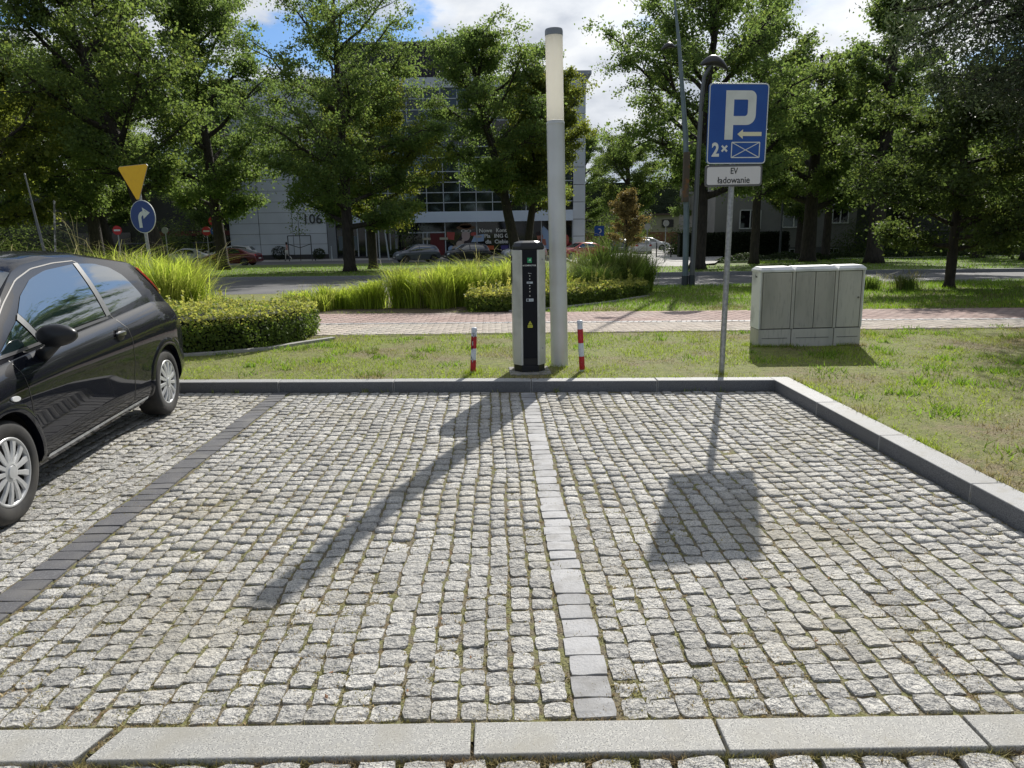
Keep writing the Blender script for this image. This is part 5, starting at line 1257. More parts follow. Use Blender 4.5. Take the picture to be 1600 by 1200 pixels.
# shop front
lbox('fascia', -15.2, 7.9, YB - .35, YB + .3, 2.48, 3.50, BAND)
gx = [-15.5, -13.4, -11.6, -10.2, -4.75, -1.62, 1.62, 4.8, 7.9]
for a, b in zip(gx[:-1], gx[1:]):
    lbox('shop_window', a + .05, b - .05, YB + .22, YB + .30, -.72, 2.48, FGLASS2)
    lbox('window_post', b - .05, b + .05, YB + .10, YB + .32, -.8, 2.48, MULL)
lbox('shop_sill', -15.5, 7.9, YB + .08, YB + .35, ZB, -.70, mat('plinth_dark', (.05, .05, .055), .7))
lbox('door_head', -8.6, -4.8, YB + .08, YB + .20, 1.46, 1.58, MULL)
for x_ in (-6.95, -6.55): lbox('door_post', x_ - .05, x_ + .05, YB + .08, YB + .2, -.8, 1.46, MULL)
lbox('red_door', -6.25, -4.85, YB + .10, YB + .2, -.8, 1.45, mat('door_red', (.10, .006, .010), .4))
for x_ in (-6.6, -4.9): lbox('door_sign', x_ - .4, x_ + .4, YB + .02, YB + .08, .80, 1.02, mat('door_sign_pale', (.40, .38, .30), .6))
for x_ in (-12.6, -14.3): lbox('door_post', x_ - .05, x_ + .05, YB + .08, YB + .2, -.8, 1.9, MULL)
lbox('entrance_screen', -15.3, -13.5, YB + .12, YB + .2, -.1, 1.3, mat('interior_dim', (.10, .13, .15), .5))
# curtain wall of glass above
zc = [3.50, 4.36, 5.33, 6.3, 7.3, 8.6, 9.6, 10.6, 12.0, 13.0, 14.0, 15.0]
xc = [-15.5, -13.6, -11.8, -10.2, -8.05, -6.45, -4.8, -3.2, -1.6, 0, 1.65, 3.3, 4.9, 6.4, 7.9]
for j in range(len(zc) - 1):
    for i in range(len(xc) - 1):
        dz = random.Random(i * 31 + j).uniform(0, .012)
        g_ = lbox('glass_pane', xc[i] + .03, xc[i + 1] - .03, YB + .25 + dz, YB + .30 + dz, zc[j] + .03, zc[j + 1] - .03, FGLASS)
for zz in zc[1:]: lbox('mullion', -15.5, 7.9, YB + .15, YB + .24, zz - .045, zz + .045, MULL)
for xx in xc[1:-1]: lbox('mullion', xx - .04, xx + .04, YB + .12, YB + .236, 3.5, 15.0, MULL)
# posters stuck inside the windows: a generic advert of coloured shapes
def flatp(name, polys, m, y=YB + .205):
    mb = MB()
    for k, p in enumerate(polys): mb.prism([(x - OB.x, z - OB.z) for x, z in p], y - OB.y - .004, y - OB.y, plane='xz')
    return mb.build(name, m, off_b)
def ell(cx_, cz_, rx, rz_, n=16): return [(cx_ + rx * math.cos(2 * math.pi * k / n), cz_ + rz_ * math.sin(2 * math.pi * k / n)) for k in range(n)]
pc = lambda n, c: mat('poster_' + n, c, .6)
flatp('poster_dark_shape', [[(-4.5, -.6), (-1.9, -.6), (-2.3, .9), (-3.0, 1.5), (-3.6, .6)]], pc('dark', (.03, .02, .025)), YB + .205)
flatp('poster_face', [ell(-2.72, 1.20, .42, .55)], pc('skin', (.42, .33, .32)), YB + .197)
flatp('poster_hat', [ell(-2.70, 1.95, .95, .22), ell(-2.70, 2.12, .58, .26)], pc('brown', (.14, .075, .04)), YB + .189)
flatp('poster_glasses', [ell(-2.95, 1.62, .24, .13), ell(-2.42, 1.60, .24, .13)], pc('white', (.62, .62, .60)), YB + .183)
flatp('poster_lens', [ell(-2.95, 1.62, .15, .07), ell(-2.42, 1.60, .15, .07)], pc('dark', (.03, .02, .025)), YB + .177)
flatp('poster_red', [[(-4.6, .85), (-3.9, .75), (-3.8, 1.5), (-4.6, 1.55)], ell(-2.6, .1, .25, .3), ell(-1.9, 1.3, .35, .2)], pc('red', (.38, .07, .06)), YB + .171)
flatp('poster_blue', [[(-2.2, .5), (-.95, .6), (-.9, 1.3), (-1.9, 1.15)], ell(-4.2, -.1, .3, .3)], pc('blue', (.30, .42, .62)), YB + .165)
flatp('poster_pale', [ell(-3.3, .35, .4, .33), ell(-3.8, -.05, .35, .25), ell(-4.0, -.5, .3, .2), ell(-1.5, 1.05, .4, .12), ell(-3.0, .7, .14, .2)], pc('pale', (.45, .38, .34)), YB + .159)
for (s_, xx, zz) in (('Nowe', -.75, 1.62), ('Konto', .95, 1.62), ('w Pla', -.85, 1.08), ('ING Go', .95, 1.08), ('dla', -.5, .52), ('Ciebie', .8, .52)):
    text_mesh('window_lettering', s_, .52, SIGN_WHITE, off_b, L(xx, YB + .19, zz), bold=.01, ext=.004)
flatp('window_tag', [[(-.75, -.25), (.05, -.25), (.05, .15), (-.75, .15)]], pc('orange', (.45, .10, .03)), YB + .19)
flatp('window_tag', [[(.75, -.25), (1.5, -.25), (1.5, .15), (.75, .15)]], pc('violet', (.06, .05, .22)), YB + .19)
flatp('poster_blue', [[(4.3, -.2), (5.6, -.3), (5.5, 1.5), (5.0, 2.0), (4.6, 1.2)]], pc('blue', (.30, .42, .62)), YB + .205)
flatp('poster_face', [ell(4.65, .95, .30, .38), [(4.3, .1), (5.3, .1), (5.2, .7), (4.6, .75)]], pc('skin2', (.40, .15, .10)), YB + .197)
flatp('poster_hair', [ell(4.55, 1.25, .33, .22)], pc('dark', (.03, .02, .025)), YB + .189)
flatp('poster_red', [ell(7.3, .6, .25, .5), ell(7.0, 1.2, .2, .3)], pc('red', (.38, .07, .06)), YB + .205)
flatp('poster_blue', [ell(6.9, .3, .2, .5)], pc('pale', (.45, .38, .34)), YB + .199)
# fascia logo: orange-red square with letters, small dark and blue marks
lbox('fascia_logo', -10.75, -9.95, YB - .40, YB - .352, 2.62, 3.40, mat('logo_red', (.50, .05, .03), .5))
text_mesh('fascia_lettering', 'ING', .42, mat('logo_text', (.75, .6, .5), .5), off_b, L(-10.35, YB - .41, 3.0), bold=.004, ext=.004)
text_mesh('fascia_mark', ')', .8, SIGN_RED, off_b, L(-9.3, YB - .37, 3.02), ext=.004)
text_mesh('fascia_mark', 'i', .6, BLACKINK, off_b, L(-11.35, YB - .37, 2.98), bold=.01, ext=.004)
flatp('fascia_mark', [[(5.6, 2.95), (5.95, 2.88), (6.05, 3.06), (5.75, 3.2)]], pc('royal', (.05, .12, .5)), YB - .353)
text_mesh('house_numeral', '106', 1.3, mat('numeral_grey', (.055, .06, .065), .5), off_b, L(-17.7, YB - .04, 2.95), bold=.012, ext=.03, sx=1.0)
# flag poles and dark posts before the entrance
def simple_pole(name, label, cat, x, y, h, r, m, group=None, lean=0, z=None):
    t = thing(name, label, cat, (x, y, zt(y) if z is None else z), 0, group)
    MB().tube([(0, 0, -.1), (lean, 0, h)], [r, r * .8], 10).build('pole', m, t, smooth=True, angle=40)
    MB().lathe([(r, h), (r * 1.2, h + .03), (0, h + .08)], 10, c=(lean, 0, 0), close=False).build('finial', m, t); return t
PW_ = mat('pole_white', (.45, .50, .53), .4)
fl = simple_pole('flag_pole', 'white flag pole with a furled pale flag, leftmost by the entrance', 'flag pole', -10.9, 69.4, 5.1, .07, PW_, 'flag poles by the entrance')
MB().prism([(-.02, 3.0), (.32, 3.2), (.22, 5.0), (-.02, 5.05)], -.05, .05, plane='xz').build('furled_flag', mat('flag_pale', (.5, .55, .6), .8), fl)
fl = simple_pole('flag_pole', 'slightly leaning bare pale flag pole right of the furled flag', 'flag pole', -9.6, 66.5, 4.6, .075, PW_, 'flag poles by the entrance', lean=-.45)
simple_pole('entrance_column', 'thick dark grey column post right of the flag poles', 'post', -9.45, 70.9, 3.4, .13, mat('column_grey', (.20, .22, .24), .5))
for (x_, y_, lab) in ((-19.4, 67.6, 'black bollard behind the walking person'), (-16.6, 67.6, 'black bollard right of the young staked tree'), (-14.0, 67.6, 'black bollard near the entrance screen')):
    t = simple_pole('street_bollard', lab, 'bollard', x_, y_, 1.05, .045, BLACKPL, 'black bollards on the far pavement')
for (x_, y_, lab) in ((13.6, 60.0, 'left of the two thin dark bollards beside the white hatchback'), (14.7, 59.5, 'right of the two thin dark bollards beside the white hatchback')):
    simple_pole('street_bollard', lab, 'bollard', x_, y_, 1.15, .055, BLACKPL, 'dark bollards on the side street', z=-.78)
simple_pole('short_post', 'pale thin post on the pavement below the numerals', 'post', -14.9, 66.9, 1.3, .06, PW_)
# ---- residential building on the right
res = thing('apartment_building', 'pale rendered apartment house with white windows behind the trees on the right', 'building', (26, 66, ZB))
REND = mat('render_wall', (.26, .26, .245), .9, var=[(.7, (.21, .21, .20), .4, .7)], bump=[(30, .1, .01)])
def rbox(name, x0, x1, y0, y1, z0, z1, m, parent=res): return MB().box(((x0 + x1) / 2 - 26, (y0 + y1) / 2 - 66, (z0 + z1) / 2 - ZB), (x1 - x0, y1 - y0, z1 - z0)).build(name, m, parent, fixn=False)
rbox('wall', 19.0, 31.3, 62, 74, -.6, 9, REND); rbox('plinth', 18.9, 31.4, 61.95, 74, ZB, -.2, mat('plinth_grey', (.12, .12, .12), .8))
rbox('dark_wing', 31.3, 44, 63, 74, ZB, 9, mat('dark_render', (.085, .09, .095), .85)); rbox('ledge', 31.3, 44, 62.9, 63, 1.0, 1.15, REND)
rbox('roof', 18.5, 44.4, 61.4, 74.5, 9, 9.4, mat('roof_dark', (.10, .07, .06), .8))
for (x0, x1, z0, z1) in ((24.9, 26.75, 1.55, 3.0), (29.2, 30.5, 1.85, 3.3), (21.2, 22.9, 1.5, 2.95), (21.2, 22.9, 5.0, 6.45), (24.9, 26.75, 5.0, 6.45), (29.2, 30.5, 5.2, 6.6), (33.5, 35.5, 3.4, 4.8), (38.5, 40.5, 3.4, 4.8)):
    yb = 62 if x0 < 31 else 63
    w_o = rbox('window', x0, x1, yb - .03, yb + .06, z0, z1, FGLASS2)
    for (a, b, c, d) in ((x0 - .08, x1 + .08, z0 - .10, z0), (x0, x1, z1, z1 + .07), (x0 - .07, x0, z0, z1), (x1, x1 + .07, z0, z1), ((x0 + x1) / 2 - .04, (x0 + x1) / 2 + .04, z0, z1)):
        MB().box(((a + b) / 2 - 26, yb - .06 - 66, (c + d) / 2 - ZB), (b - a, .10, d - c)).build('frame', SIGN_WHITE, w_o, fixn=False)
for x0 in (25.6, 28.6): 
    rbox('cellar_window', x0, x0 + 1.3, 61.9, 61.94, -.75, -.35, SIGN_WHITE); [rbox('cellar_pane', x0 + .06 + k * .42, x0 + .40 + k * .42, 61.86, 61.9, -.71, -.39, FGLASS2) for k in range(3)]
far = thing('low_building', 'low cream and brick building far behind the side street', 'building', (22, 118, ZB))
MB().box((0, 0, 3.2), (26, 8, 2.6)).build('upper_wall', mat('cream_wall', (.35, .32, .26), .9), far); MB().box((0, 0, .95), (26, 8.2, 1.9)).build('lower_wall', mat('brick_wall', (.22, .10, .06), .9), far)
MB().box((0, 0, 4.6), (27, 9, .25)).build('roof', mat('roof_dark', (.10, .07, .06), .8), far)
for k in range(6): MB().box((-10.5 + k * 4, -4.12, 3.2), (1.8, .1, 1.2)).build('window', FGLASS2, far)
wh = thing('fair_building', 'small white and red building glimpsed between the trunks on the left', 'building', (-33, 84, ZB))
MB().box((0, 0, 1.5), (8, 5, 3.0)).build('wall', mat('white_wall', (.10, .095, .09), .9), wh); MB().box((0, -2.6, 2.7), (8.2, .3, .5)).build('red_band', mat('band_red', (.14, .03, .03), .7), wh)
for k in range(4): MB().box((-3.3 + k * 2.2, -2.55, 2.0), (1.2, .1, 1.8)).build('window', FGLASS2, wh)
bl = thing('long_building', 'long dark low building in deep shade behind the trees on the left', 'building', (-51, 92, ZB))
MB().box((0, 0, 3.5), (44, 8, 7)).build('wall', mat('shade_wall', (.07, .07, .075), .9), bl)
for k in range(10): MB().box((-19.8 + k * 4.4, -4.05, 2.2), (2.2, .1, 1.5)).build('window', FGLASS2, bl)
# ---- dark clipped hedge wall on the right and low hedges
wl_ = thing('tall_hedge', 'dark clipped hedge wall behind the thick tree trunk, right of the side street', 'hedge', (20, 60, ZB))
rg = np.random.default_rng(77); n = 9000
Px = rg.uniform(-4.6, 4.6, n); face = rg.uniform(0, 1, n) < .75
leaf_cloud('foliage', np.stack([Px, np.where(face, rg.normal(-.45, .05, n), rg.uniform(-.4, .5, n)), np.where(face, rg.uniform(0, 2.0, n), 2.0 + rg.normal(0, .04, n))], 1), .13, leafmat('dark_hedge_leaf', (.018, .028, .012), (.02, .04, .01), .2), wl_, seed=9)
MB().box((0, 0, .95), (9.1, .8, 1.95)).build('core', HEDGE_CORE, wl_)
for i, (x_, y_, lx, lab) in enumerate(((18.5, 47.0, 7.5, 'low sprawling hedge left of the thick trunk on the right verge'), (26.5, 50.0, 6.5, 'low hedge between the two right hand trunks'), (35.0, 50.5, 7.0, 'low pale hedge at the far right verge'))):
    t = thing('low_hedge', lab, 'hedge', (x_, y_, zt(y_) + .1), 0, 'low hedges on the far right verge')
    n = 3500; a = rg.uniform(-1, 1, n); b = rg.uniform(-1, 1, n); hh = .55 * np.sqrt(np.clip(1 - a ** 4 * .8, 0, 1)) * (.8 + .2 * np.sin(a * 9 + i))
    leaf_cloud('foliage', np.stack([a * lx / 2, b * .8, hh * (1 - b ** 2 * .7) * rg.uniform(.6, 1.05, n)], 1), .14, leafmat('dull_hedge_leaf', (.045, .065, .03), (.06, .10, .03), .3), t, seed=i, up=1.2)
# shrubs at the office wall
for i, (x_, y_, s_, lab) in enumerate(((-24.0 + 3.2, 70.9, .7, 'dark small shrub at the wall behind the red car'), (-17.0, 70.9, .55, 'small shrub against the wall below the numerals'), (-9.3, 68.5, .5, 'pale plant pot bush near the flag poles'))):
    t = thing('shrub', lab, 'shrub', (x_, y_, ZB), 0, 'shrubs by the office wall')
    n = 900; d = rg.normal(0, 1, (n, 3)); d /= np.linalg.norm(d, axis=1)[:, None]; rad = rg.uniform(.4, 1, n)[:, None] ** .5
    leaf_cloud('foliage', d * rad * np.array([s_ * 1.2, s_, s_]) + np.array([0, 0, s_]), .12, MATS['dull_hedge_leaf'] if i else MATS['dark_hedge_leaf'], t, seed=i + 70)

# ---- far traffic signs
def far_sign(label, x, y, zc_, kind, h=None, rz=0, s=.3):
    t = thing('traffic_sign', label, 'road sign', (x, y, zt(y)), rz); hh = zc_ - zt(y)
    MB().tube([(0, 0, -.1), (0, 0, hh + .1)], .035, 8).build('pole', GALV, t)
    if kind == 'noentry':
        MB().prism(cdisc(s, 24), -.06, -.045, plane='xz').build('disc', SIGN_RED, t).location = (0, 0, hh); MB().box((0, -.068, hh), (s * 1.4, .01, s * .36)).build('bar', SIGN_WHITE, t)
    elif kind == 'blue':
        MB().prism(cdisc(s, 24), -.06, -.045, plane='xz').build('disc', SIGN_BLUE, t).location = (0, 0, hh)
        MB().prism([(-.04, -.16), (.04, -.16), (.04, .02), (.15, .02), (0, .19), (-.15, .02), (-.04, .02)], -.07, -.062, plane='xz').build('arrow', SIGN_WHITE, t).location = (0, 0, hh)
    elif kind == 'redring':
        MB().prism(cdisc(s, 24), -.06, -.045, plane='xz').build('disc', SIGN_RED, t).location = (0, 0, hh); MB().prism(cdisc(s * .45, 20), -.07, -.062, plane='xz').build('face', mat('sign_dull', (.3, .12, .05), .6), t).location = (0, 0, hh)
    elif kind == 'back':
        MB().prism(cdisc(s, 24), -.06, -.045, plane='xz').build('disc', mat('sign_back_grey', (.3, .31, .32), .5), t).location = (0, 0, hh)
    elif kind == 'bluesq':
        MB().box((0, -.05, hh), (s * 2, .02, s * 2)).build('plate', SIGN_BLUE, t); MB().prism(arc(0, 0, s * .5, -90, 120, 8) + arc(0, 0, s * .28, 120, -90, 8), -.075, -.062, plane='xz').build('symbol', SIGN_WHITE, t).location = (0, 0, hh)
    return t
far_sign('round red no-entry sign low in the dark under the trees at far left', -18.33, 36.0, 1.9, 'noentry', s=.22)
far_sign('dull red round sign half hidden by the straight trunk above the red car', -18.43, 48.5, 2.5, 'redring', s=.28)
far_sign('red no-entry sign half behind a blue disc, left of the red car', -20.66, 53.0, 1.89, 'noentry', s=.32)
far_sign('small blue arrow disc in front of the red no-entry sign', -19.16, 50.5, 1.87, 'blue', s=.27)
far_sign('grey back of a round sign left of the silver saloon', -22.28, 50.0, 1.96, 'back', s=.22)
far_sign('small blue sign on a post between the red car and the brown tree', 12.0, 82.0, 1.4, 'bluesq', s=.55)
far_sign('thin post with grey sign back beside the masts, left one', 9.7, 45.5, 1.7, 'back', s=.2)
far_sign('thin post with grey sign back beside the masts, right one', 11.1, 46.5, 1.9, 'back', s=.2)
simple_pole('lane_post', 'leaning slim grey pole in the dark at far left, tallest of three', 'post', -14.5, 24, 3.7, .026, mat('mast_grey', (.16, .17, .18), .5), 'slim poles at far left', lean=-.42)
simple_pole('lane_post', 'slim spotted pole leaning right at far left', 'post', -13.3, 22, 2.7, .03, mat('spotted', (.12, .12, .12), .6, var=[(14, (.5, .5, .5), .5, .6)]), 'slim poles at far left', lean=.35)
simple_pole('lane_post', 'faint thin pole between the leaning slim poles at far left', 'post', -16.4, 27, 3.0, .03, mat('mast_grey', (.16, .17, .18), .5), 'slim poles at far left', lean=-.3)
simple_pole('thin_post', 'thin dark lamp post in front of the pale apartment house', 'post', 20.0, 50.0, 6.5, .08, DARKM)
# railing on the left, in shade
t = thing('railing', 'low metal railing in the shade behind the silver saloon', 'railing', (-31, 66, ZB))
for k in range(7): MB().tube([(-6 + k * 2, 0, 0), (-6 + k * 2, 0, 1.9)], .05, 6).build('upright', DARKM, t)
for z in (.9, 1.85): MB().tube([(-6, 0, z), (6, 0, z)], .045, 6).build('rail', DARKM, t)

# ================================================================== TREES
def tree_geo(h, cr, cb, tr, nl, ls, seed, lean=(0, 0), shape='round', nlimb=16, up=.5, ncl=180, fork=None, sig=.42, droop=0.0, squash=1.0, sparse_top=0.0):
    """returns (trunk MB, leaf points). cb: height of lowest limb. crown radius cr."""
    r = np.random.default_rng(seed); mb = MB(); pts = []
    n = 10; hs = np.linspace(0, h * .96, n); path = []
    for i, z in enumerate(hs):
        q = z / h; wob = .05 * h * .12
        path.append(Vector((lean[0] * q ** 1.1 + r.normal(0, wob) * q, lean[1] * q + r.normal(0, wob) * q, z)))
    rad = [tr * (1.35 if i == 0 else 1) * (1 - .92 * (z / h)) ** .85 + .015 for i, z in enumerate(hs)]
    path.insert(1, path[0].lerp(path[1], .25)); rad.insert(1, tr * 1.02)
    mb.tube(path, rad, 12, caps=True)
    def at(z):
        for a, b in zip(path[:-1], path[1:]):
            if b.z >= z: return a.lerp(b, (z - a.z) / max(1e-6, b.z - a.z))
        return path[-1]
    def env(q):   # crown radius by relative height
        if shape == 'round': return math.sin(math.pi * min(1, max(0, .12 + .84 * q))) ** .6
        if shape == 'cone': return max(.08, (1 - q) ** .8) * (.75 + .25 * min(1, q * 6))
        if shape == 'column': return (.75 + .25 * math.sin(q * 9 + seed)) * (1 - q ** 4 * .7)
        if shape == 'wide': return math.sin(math.pi * min(1, .25 + .72 * q)) ** .55
    limbs = []
    for k in range(nlimb):
        q = (k + r.uniform(.2, .8)) / nlimb; z0 = cb + (h * .94 - cb) * q ** 1.05 * .92
        az = k * 2.399 + r.uniform(-.5, .5); L_ = cr * env(q) * r.uniform(.72, 1.12)
        el = (.25 + .75 * q) * up + r.uniform(-.1, .15)
        p0 = at(z0 * .97); pth = [p0]; d = Vector((math.cos(az) * math.cos(el), math.sin(az) * math.cos(el), math.sin(el)))
        for s in range(5):
            d = (d + Vector((r.normal(0, .12), r.normal(0, .12), .10 - droop * .12 * s + r.normal(0, .06)))).normalized()
            pth.append(pth[-1] + d * L_ / 5)
        r0 = tr * (.50 - .28 * q); mb.tube(pth, [r0 * (1 - .17 * s) + .008 for s in range(6)], 6, caps=False)
        limbs.append((pth, L_, q))
        for j in range(9):
            u = .22 + .78 * (j + r.uniform(0, 1)) / 9; fi = min(4, int(u * 5)); b0 = pth[fi].lerp(pth[fi + 1], u * 5 - fi)
            a2 = az + r.choice([-1, 1]) * r.uniform(.4, 1.3); e2 = r.uniform(-.35, .8); d2 = Vector((math.cos(a2) * math.cos(e2), math.sin(a2) * math.cos(e2), math.sin(e2) - droop * .4)); l2 = L_ * r.uniform(.22, .42)
            p2 = [b0, b0 + d2 * l2 * .5 + Vector((0, 0, r.normal(0, .05))), b0 + d2 * l2 + Vector((0, 0, .06 * l2))]
            mb.tube(p2, [r0 * .30, r0 * .2, .006], 4, caps=False)
            for v in (.3, .55, .8, 1.0):
                pm2 = p2[0].lerp(p2[2], v); a3 = r.uniform(0, 6.28); tw = Vector((math.cos(a3), math.sin(a3), r.uniform(-.5, .7) - droop * .3)) * l2 * r.uniform(.25, .55)
                mb.tube([pm2, pm2 + tw], [.014, .004], 3, caps=False)
                pts.append((pm2 + tw * .5, q)); pts.append((pm2 + tw, q))
    # cluster centres, some on the stem top
    for _ in range(8): pts.append((at(h * r.uniform(.8, .96)) + Vector(r.normal(0, .25, 3)), .95))
    C = np.array([tuple(p) for p, q in pts]); Q = np.array([q for _, q in pts])
    wts = r.uniform(.25, 1.6, len(C)) * (1 - sparse_top * Q ** 2); wts[r.uniform(0, 1, len(C)) < .12] *= .1; wts /= wts.sum()
    k = r.choice(len(C), nl, p=wts); sg = sig * .62 * r.uniform(.5, 1.3, len(C))[k][:, None]
    off = r.normal(0, 1, (nl, 3)) * sg * np.array([1, 1, .62 * squash])
    return mb, C[k] + off
LG = {}
def lm(kind):
    d = {'mid': ((.085, .130, .052), (.25, .37, .085), .54, .45, (.18, .17, .05)), 'yellow': ((.095, .13, .036), (.30, .36, .055), .54, .55, (.24, .21, .05)),
         'dark': ((.085, .125, .05), (.28, .40, .085), .48, .55, (.12, .13, .03)), 'deep': ((.060, .088, .038), (.17, .25, .055), .46, .55, (.09, .11, .03)),
         'willow': ((.060, .080, .052), (.09, .13, .06), .35, .5, (.12, .135, .085)), 'brown': ((.19, .15, .06), (.30, .24, .08), .4, .5, (.10, .14, .04))}[kind]
    return leafmat('leaf_' + kind, d[0], d[1], d[2], d[3], hue=d[4])
def tree(name, label, x, y, kind, nl, ls, seed, group=None, cat='tree', asp=.62, leafup=.5, z=None, **kw):
    t = thing(name, label, cat, (x, y, (zt(y) + (.1 if 26 < y < 57 else 0)) if z is None else z), 0, group)
    mb, P = tree_geo(nl=nl, ls=ls, seed=seed, **kw)
    mb.build('trunk', BARK, t, smooth=True, fixn=False)
    leaf_cloud('crown', P[P[:, 2] > .35], ls, lm(kind), t, up=leafup, seed=seed, asp=asp)
    return t
tA = tree('broadleaf_tree', 'leafy tree with straight dark trunk in front of the dark red car', -16.85, 45.3, 'mid', 62000, .165, 101, h=17.5, cr=5.3, cb=3.0, tr=.36, nlimb=20, lean=(-.8, 0), up=.7, sig=.5)
tB = tree('broadleaf_tree', 'tall airy tree with a central dark trunk in front of the office block', -7.4, 37.2, 'mid', 66000, .125, 102, h=14.4, cr=5.5, cb=2.0, tr=.30, nlimb=22, up=.60, sig=.42, sparse_top=.85)
tC = tree('broadleaf_tree', 'shorter leafy tree close behind the central trunk, in front of the entrance', -7.0, 42.0, 'yellow', 42000, .145, 103, h=10.4, cr=4.6, cb=2.2, tr=.26, nlimb=15, up=.5)
tD = tree('broadleaf_tree', 'dense tree on a strongly leaning trunk behind the charging station', 1.6, 46.0, 'mid', 58000, .155, 104, h=14.6, cr=5.1, cb=3.6, tr=.34, nlimb=19, lean=(-3.4, 0), up=.75, sig=.45)
tE = tree('broadleaf_tree', 'forked tree touching the lamp column, right of the leaning trunk', 2.1, 47.5, 'yellow', 42000, .155, 105, h=12.6, cr=3.8, cb=3.2, tr=.27, nlimb=18, lean=(1.9, 0), up=.8)
tF = tree('broadleaf_tree', 'big old tree with a thick trunk leaning left behind the yellow triangle', -17.2, 38.0, 'dark', 66000, .155, 106, h=15.5, cr=6.2, cb=4.2, tr=.42, nlimb=22, lean=(-4.2, 0), up=.75, sig=.55)
tG = tree('broadleaf_tree', 'leafy tree at the far left edge with sunlit yellow-green leaves', -24.5, 36.0, 'yellow', 34000, .19, 107, h=11.5, cr=4.6, cb=2.6, tr=.30, nlimb=18, up=.55)
tH = tree('broadleaf_tree', 'tree with dark trunk right behind the two masts and parking sign', 9.0, 31.6, 'mid', 60000, .12, 108, h=12.6, cr=4.7, cb=3.0, tr=.33, nlimb=20, lean=(.3, 0), up=.65, sig=.40, sparse_top=.6)
tI = tree('broadleaf_tree', 'tree with a thick dark trunk just left of the utility cabinet, across the road', 18.4, 41.8, 'dark', 46000, .155, 109, h=11.8, cr=4.4, cb=2.9, tr=.42, nlimb=18, up=.6, sparse_top=.3)
tJ = tree('tall_thin_tree', 'tall thin straight tree with short branches rising above the utility cabinet', 19.4, 36.3, 'mid', 26000, .17, 110, h=16.5, cr=2.7, cb=3.2, tr=.40, nlimb=24, up=.25, shape='column', sparse_top=.3, sig=.38)
tK = tree('small_tree', 'small dense dark tree on the grass right of the utility cabinet', 11.5, 17.8, 'deep', 64000, .085, 111, h=5.6, cr=2.35, cb=.85, tr=.115, nlimb=24, up=.30, sig=.27, droop=.35, shape='wide')
tL = tree('willow_tree', 'dark willow-like foliage hanging in from the top right corner', 12.6, 13.4, 'willow', 190000, .105, 112, h=10.5, cr=4.1, cb=2.9, tr=.40, nlimb=30, up=.5, sig=.62, droop=.8, asp=.28, shape='wide')
tM = tree('small_tree', 'small brown-leaved tree beyond the tall grass right of the lamp column', 9.6, 52.0, 'brown', 8000, .15, 113, h=5.3, cr=1.5, cb=1.0, tr=.09, nlimb=14, up=.8, sig=.25, z=-.83)
tN = tree('broadleaf_tree', 'second trunk tree close right of the thick trunk behind the utility cabinet', 21.8, 46.9, 'mid', 24000, .19, 114, h=10.5, cr=4.0, cb=3.2, tr=.28, nlimb=16, up=.6)
tO = tree('broadleaf_tree', 'tree between the small dark tree and the willow at the right edge, across the road', 27.5, 36.5, 'mid', 34000, .18, 115, h=11.0, cr=4.4, cb=2.2, tr=.30, nlimb=18, up=.55)
# conifer-like tree right of the masts, very tall and open
tP = tree('tall_thin_tree', 'tall open tree with spiky top between the masts and the tall thin tree', 14.2, 39.0, 'mid', 24000, .16, 116, h=14.8, cr=3.4, cb=3.4, tr=.24, nlimb=20, up=.75, sparse_top=.6, sig=.36)
# young staked tree before the wall
t = thing('young_tree', 'thin young tree held by a dark three-stake frame before the numerals', 'tree', (-17.9, 67.4, -.88))
MB().tube([(0, 0, 0), (.05, 0, 2.0), (0, 0, 4.6)], [.035, .03, .01], 6).build('trunk', BARK, t)
for s in (-1.05, 1.05): MB().tube([(s, 0, 0), (s, 0, 2.3)], .045, 6).build('stake', DARKM, t)
MB().tube([(-1.05, 0, 2.3), (1.05, 0, 2.3)], .04, 6).build('crossbar', DARKM, t)
MB().tube([(-1.05, 0, 1.55), (0, 0, 1.2), (1.05, 0, 1.55)], .03, 6).build('tie', BLACKPL, t)
rg = np.random.default_rng(5); leaf_cloud('crown', np.stack([rg.normal(0, .5, 260), rg.normal(0, .5, 260), rg.uniform(2.4, 5.4, 260)], 1), .18, lm('mid'), t)
t = thing('young_tree', 'small dark young tree growing before the fascia, left of the shop door', 'tree', (-8.4, 68.2, -.88))
MB().tube([(0, 0, 0), (.05, 0, 2.0), (0, 0, 4.2)], [.04, .03, .01], 6).build('trunk', BARK, t)
leaf_cloud('crown', np.stack([rg.normal(0, .55, 700), rg.normal(0, .5, 700), rg.normal(3.2, .75, 700)], 1), .24, lm('deep'), t)
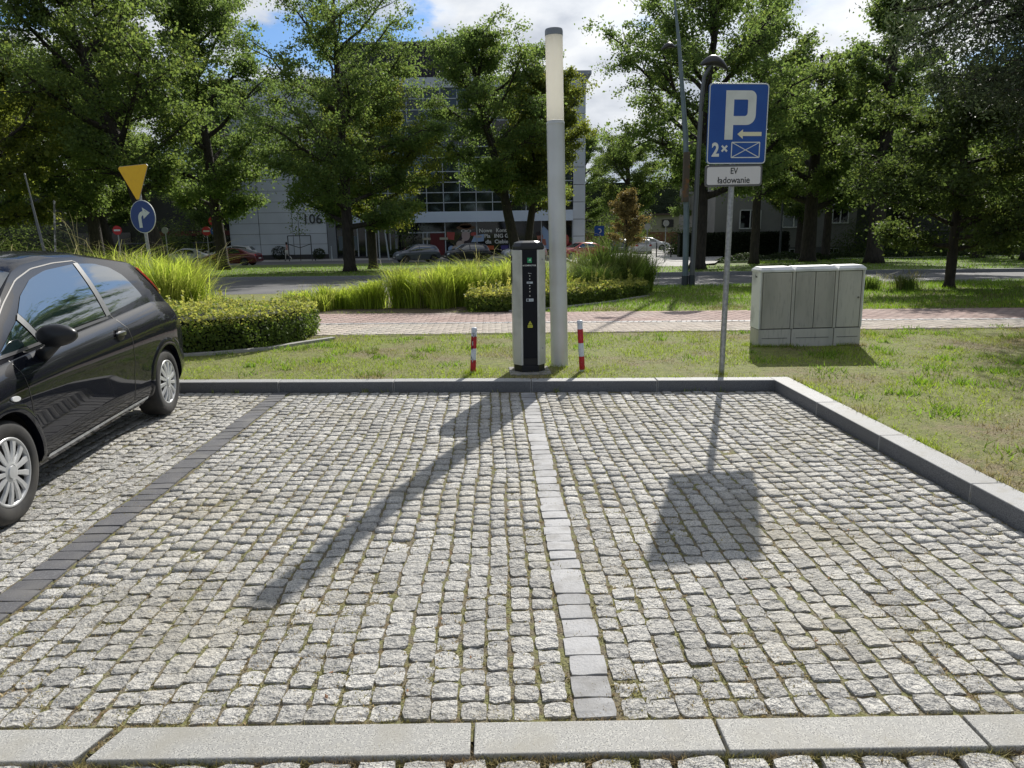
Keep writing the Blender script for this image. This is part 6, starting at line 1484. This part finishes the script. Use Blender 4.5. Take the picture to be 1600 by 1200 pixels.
# background trees, copies of the ones above
bgl = [  # (source, x, y, rz, scale, label)
 (tF, -30, 58, 1.2, 1.0, 'dark tree in the shaded grove behind the silver saloon'), (tA, -36, 52, 2.2, 1.0, 'dark tree in the grove left of the yellow triangle'), (tF, -46, 62, 3.2, 1.05, 'tall tree deep in the grove at far left'),
 (tG, -33, 44, .7, 1.1, 'leafy tree above the hatchback roof at far left'), (tA, -27, 72, 4.0, 1.05, 'dark tree left beside the panelled wall'), (tF, -60, 74, 5.1, 1.2, 'distant tree at the left edge of the grove'),
 (tA, -44, 84, .4, 1.2, 'distant tree behind the grove, left centre'), (tF, -34, 86, 2.7, 1.15, 'distant tree behind the small white building'), (tG, -55, 50, 2.0, 1.2, 'broad tree just inside the left picture edge'), (tI, -27, 50, 2.4, 1.1, 'dark low-branched tree behind the blue turn disc'),
 (tI, 17, 92, 1.0, 1.2, 'distant tree above the white estate car'), (tF, 26, 92, 2.0, 1.1, 'distant dark tree behind the hedge wall'), (tA, 12, 100, 3.0, .95, 'distant tree beside the office corner'),
 (tI, 24, 56, 4.0, .95, 'tree close before the pale apartment house'), (tN, 32, 55, .9, 1.0, 'tree before the dark wing of the apartment house'), (tI, 40, 52, 3.6, 1.05, 'dark tree at the far right across the road'),
 (tF, 36, 62, 5.5, 1.0, 'tall dark tree behind the small tree, far right'), (tN, 46, 60, 2.6, 1.2, 'distant tree at the right picture edge'), (tO, 36, 42, 2.1, 1.0, 'dense tree behind the willow foliage at right'), (tI, 50, 74, 1.3, 1.3, 'farthest tree at the right edge'),
 (tD, 20, 70, 3.3, .9, 'tree behind the hedge wall, left of the apartment house'), (tI, 30, 44, 5.2, .9, 'dark tree directly behind the small dense tree'),
 (tO, 24, 22, 1.1, 1.0, 'tree outside the picture to the right of the verge'), (tA, 26, 8, 3.8, .9, 'tree standing right of the parking bays')]
for (src, x, y, rz, s, lab) in bgl:
    o = dup(src, (x, y, zt(y)), rz, lab, 'background trees', (s, s, s))
# shrubs filling the shade under the grove
def bush(x, y, sx, sz, lab, kind, seed, n=5000, ls=.2, group='shrubs under the trees'):
    r = np.random.default_rng(seed); t = thing('shrub', lab, 'shrub', (x, y, zt(y)), 0, group); d = r.normal(0, 1, (n, 3)); d /= np.linalg.norm(d, axis=1)[:, None]
    rad = r.uniform(.25, 1, n)[:, None] ** .45; lum = 1 + .22 * np.sin(d[:, :1] * 7 + seed) * np.cos(d[:, 2:] * 6)
    P = d * rad * lum * np.array([sx, sx * .7, sz]); P[:, 2] = np.abs(P[:, 2] + sz * .35); leaf_cloud('foliage', P, ls, lm(kind), t, seed=seed); return t
bsrc = [bush(-40, 64, 5.5, 3.2, 'dark bushes under the grove at far left', 'deep', 1), bush(-28.5, 66, 2.0, 2.2, 'dark bush between the silver saloon and the wall', 'deep', 2, 2500), bush(40, 58, 6, 3.5, 'dark bushes behind the small dense tree', 'deep', 3), bush(48, 44, 6, 3.5, 'dark bushes at the right picture edge', 'dark', 4)]
for i, (k, x, y, s, lab) in enumerate([(0, -52, 60, 1.2, 'dark bushes at the left picture edge'), (0, -33, 78, 1.1, 'dark bushes before the small white building'), (0, -62, 84, 1.6, 'dark bushes in the back of the grove'), (2, 31, 58, .8, 'dark bush below the dark wing windows'), (2, 60, 64, 1.5, 'bushes far right behind all trunks'), (1, 17.5, 66, 1.0, 'dark bush right of the white hatchback'), (2, 18, 104, 1.4, 'bushes at the end of the side street')]):
    dup(bsrc[k], (x, y, zt(y)), i * 1.3, lab, scale=(s, s, s))
tag(MB().prism([(0, 0)] and [(-300, 130), (-60, 118), (10, 122), (80, 112), (300, 125), (300, 128), (-300, 134)], -1, 9).build('distant_treeline', mat('distant_green', (.018, .028, .014), .95, var=[(.4, (.03, .045, .018), .4, .6)], bump=[(1, 1, 1)])), kind='structure')
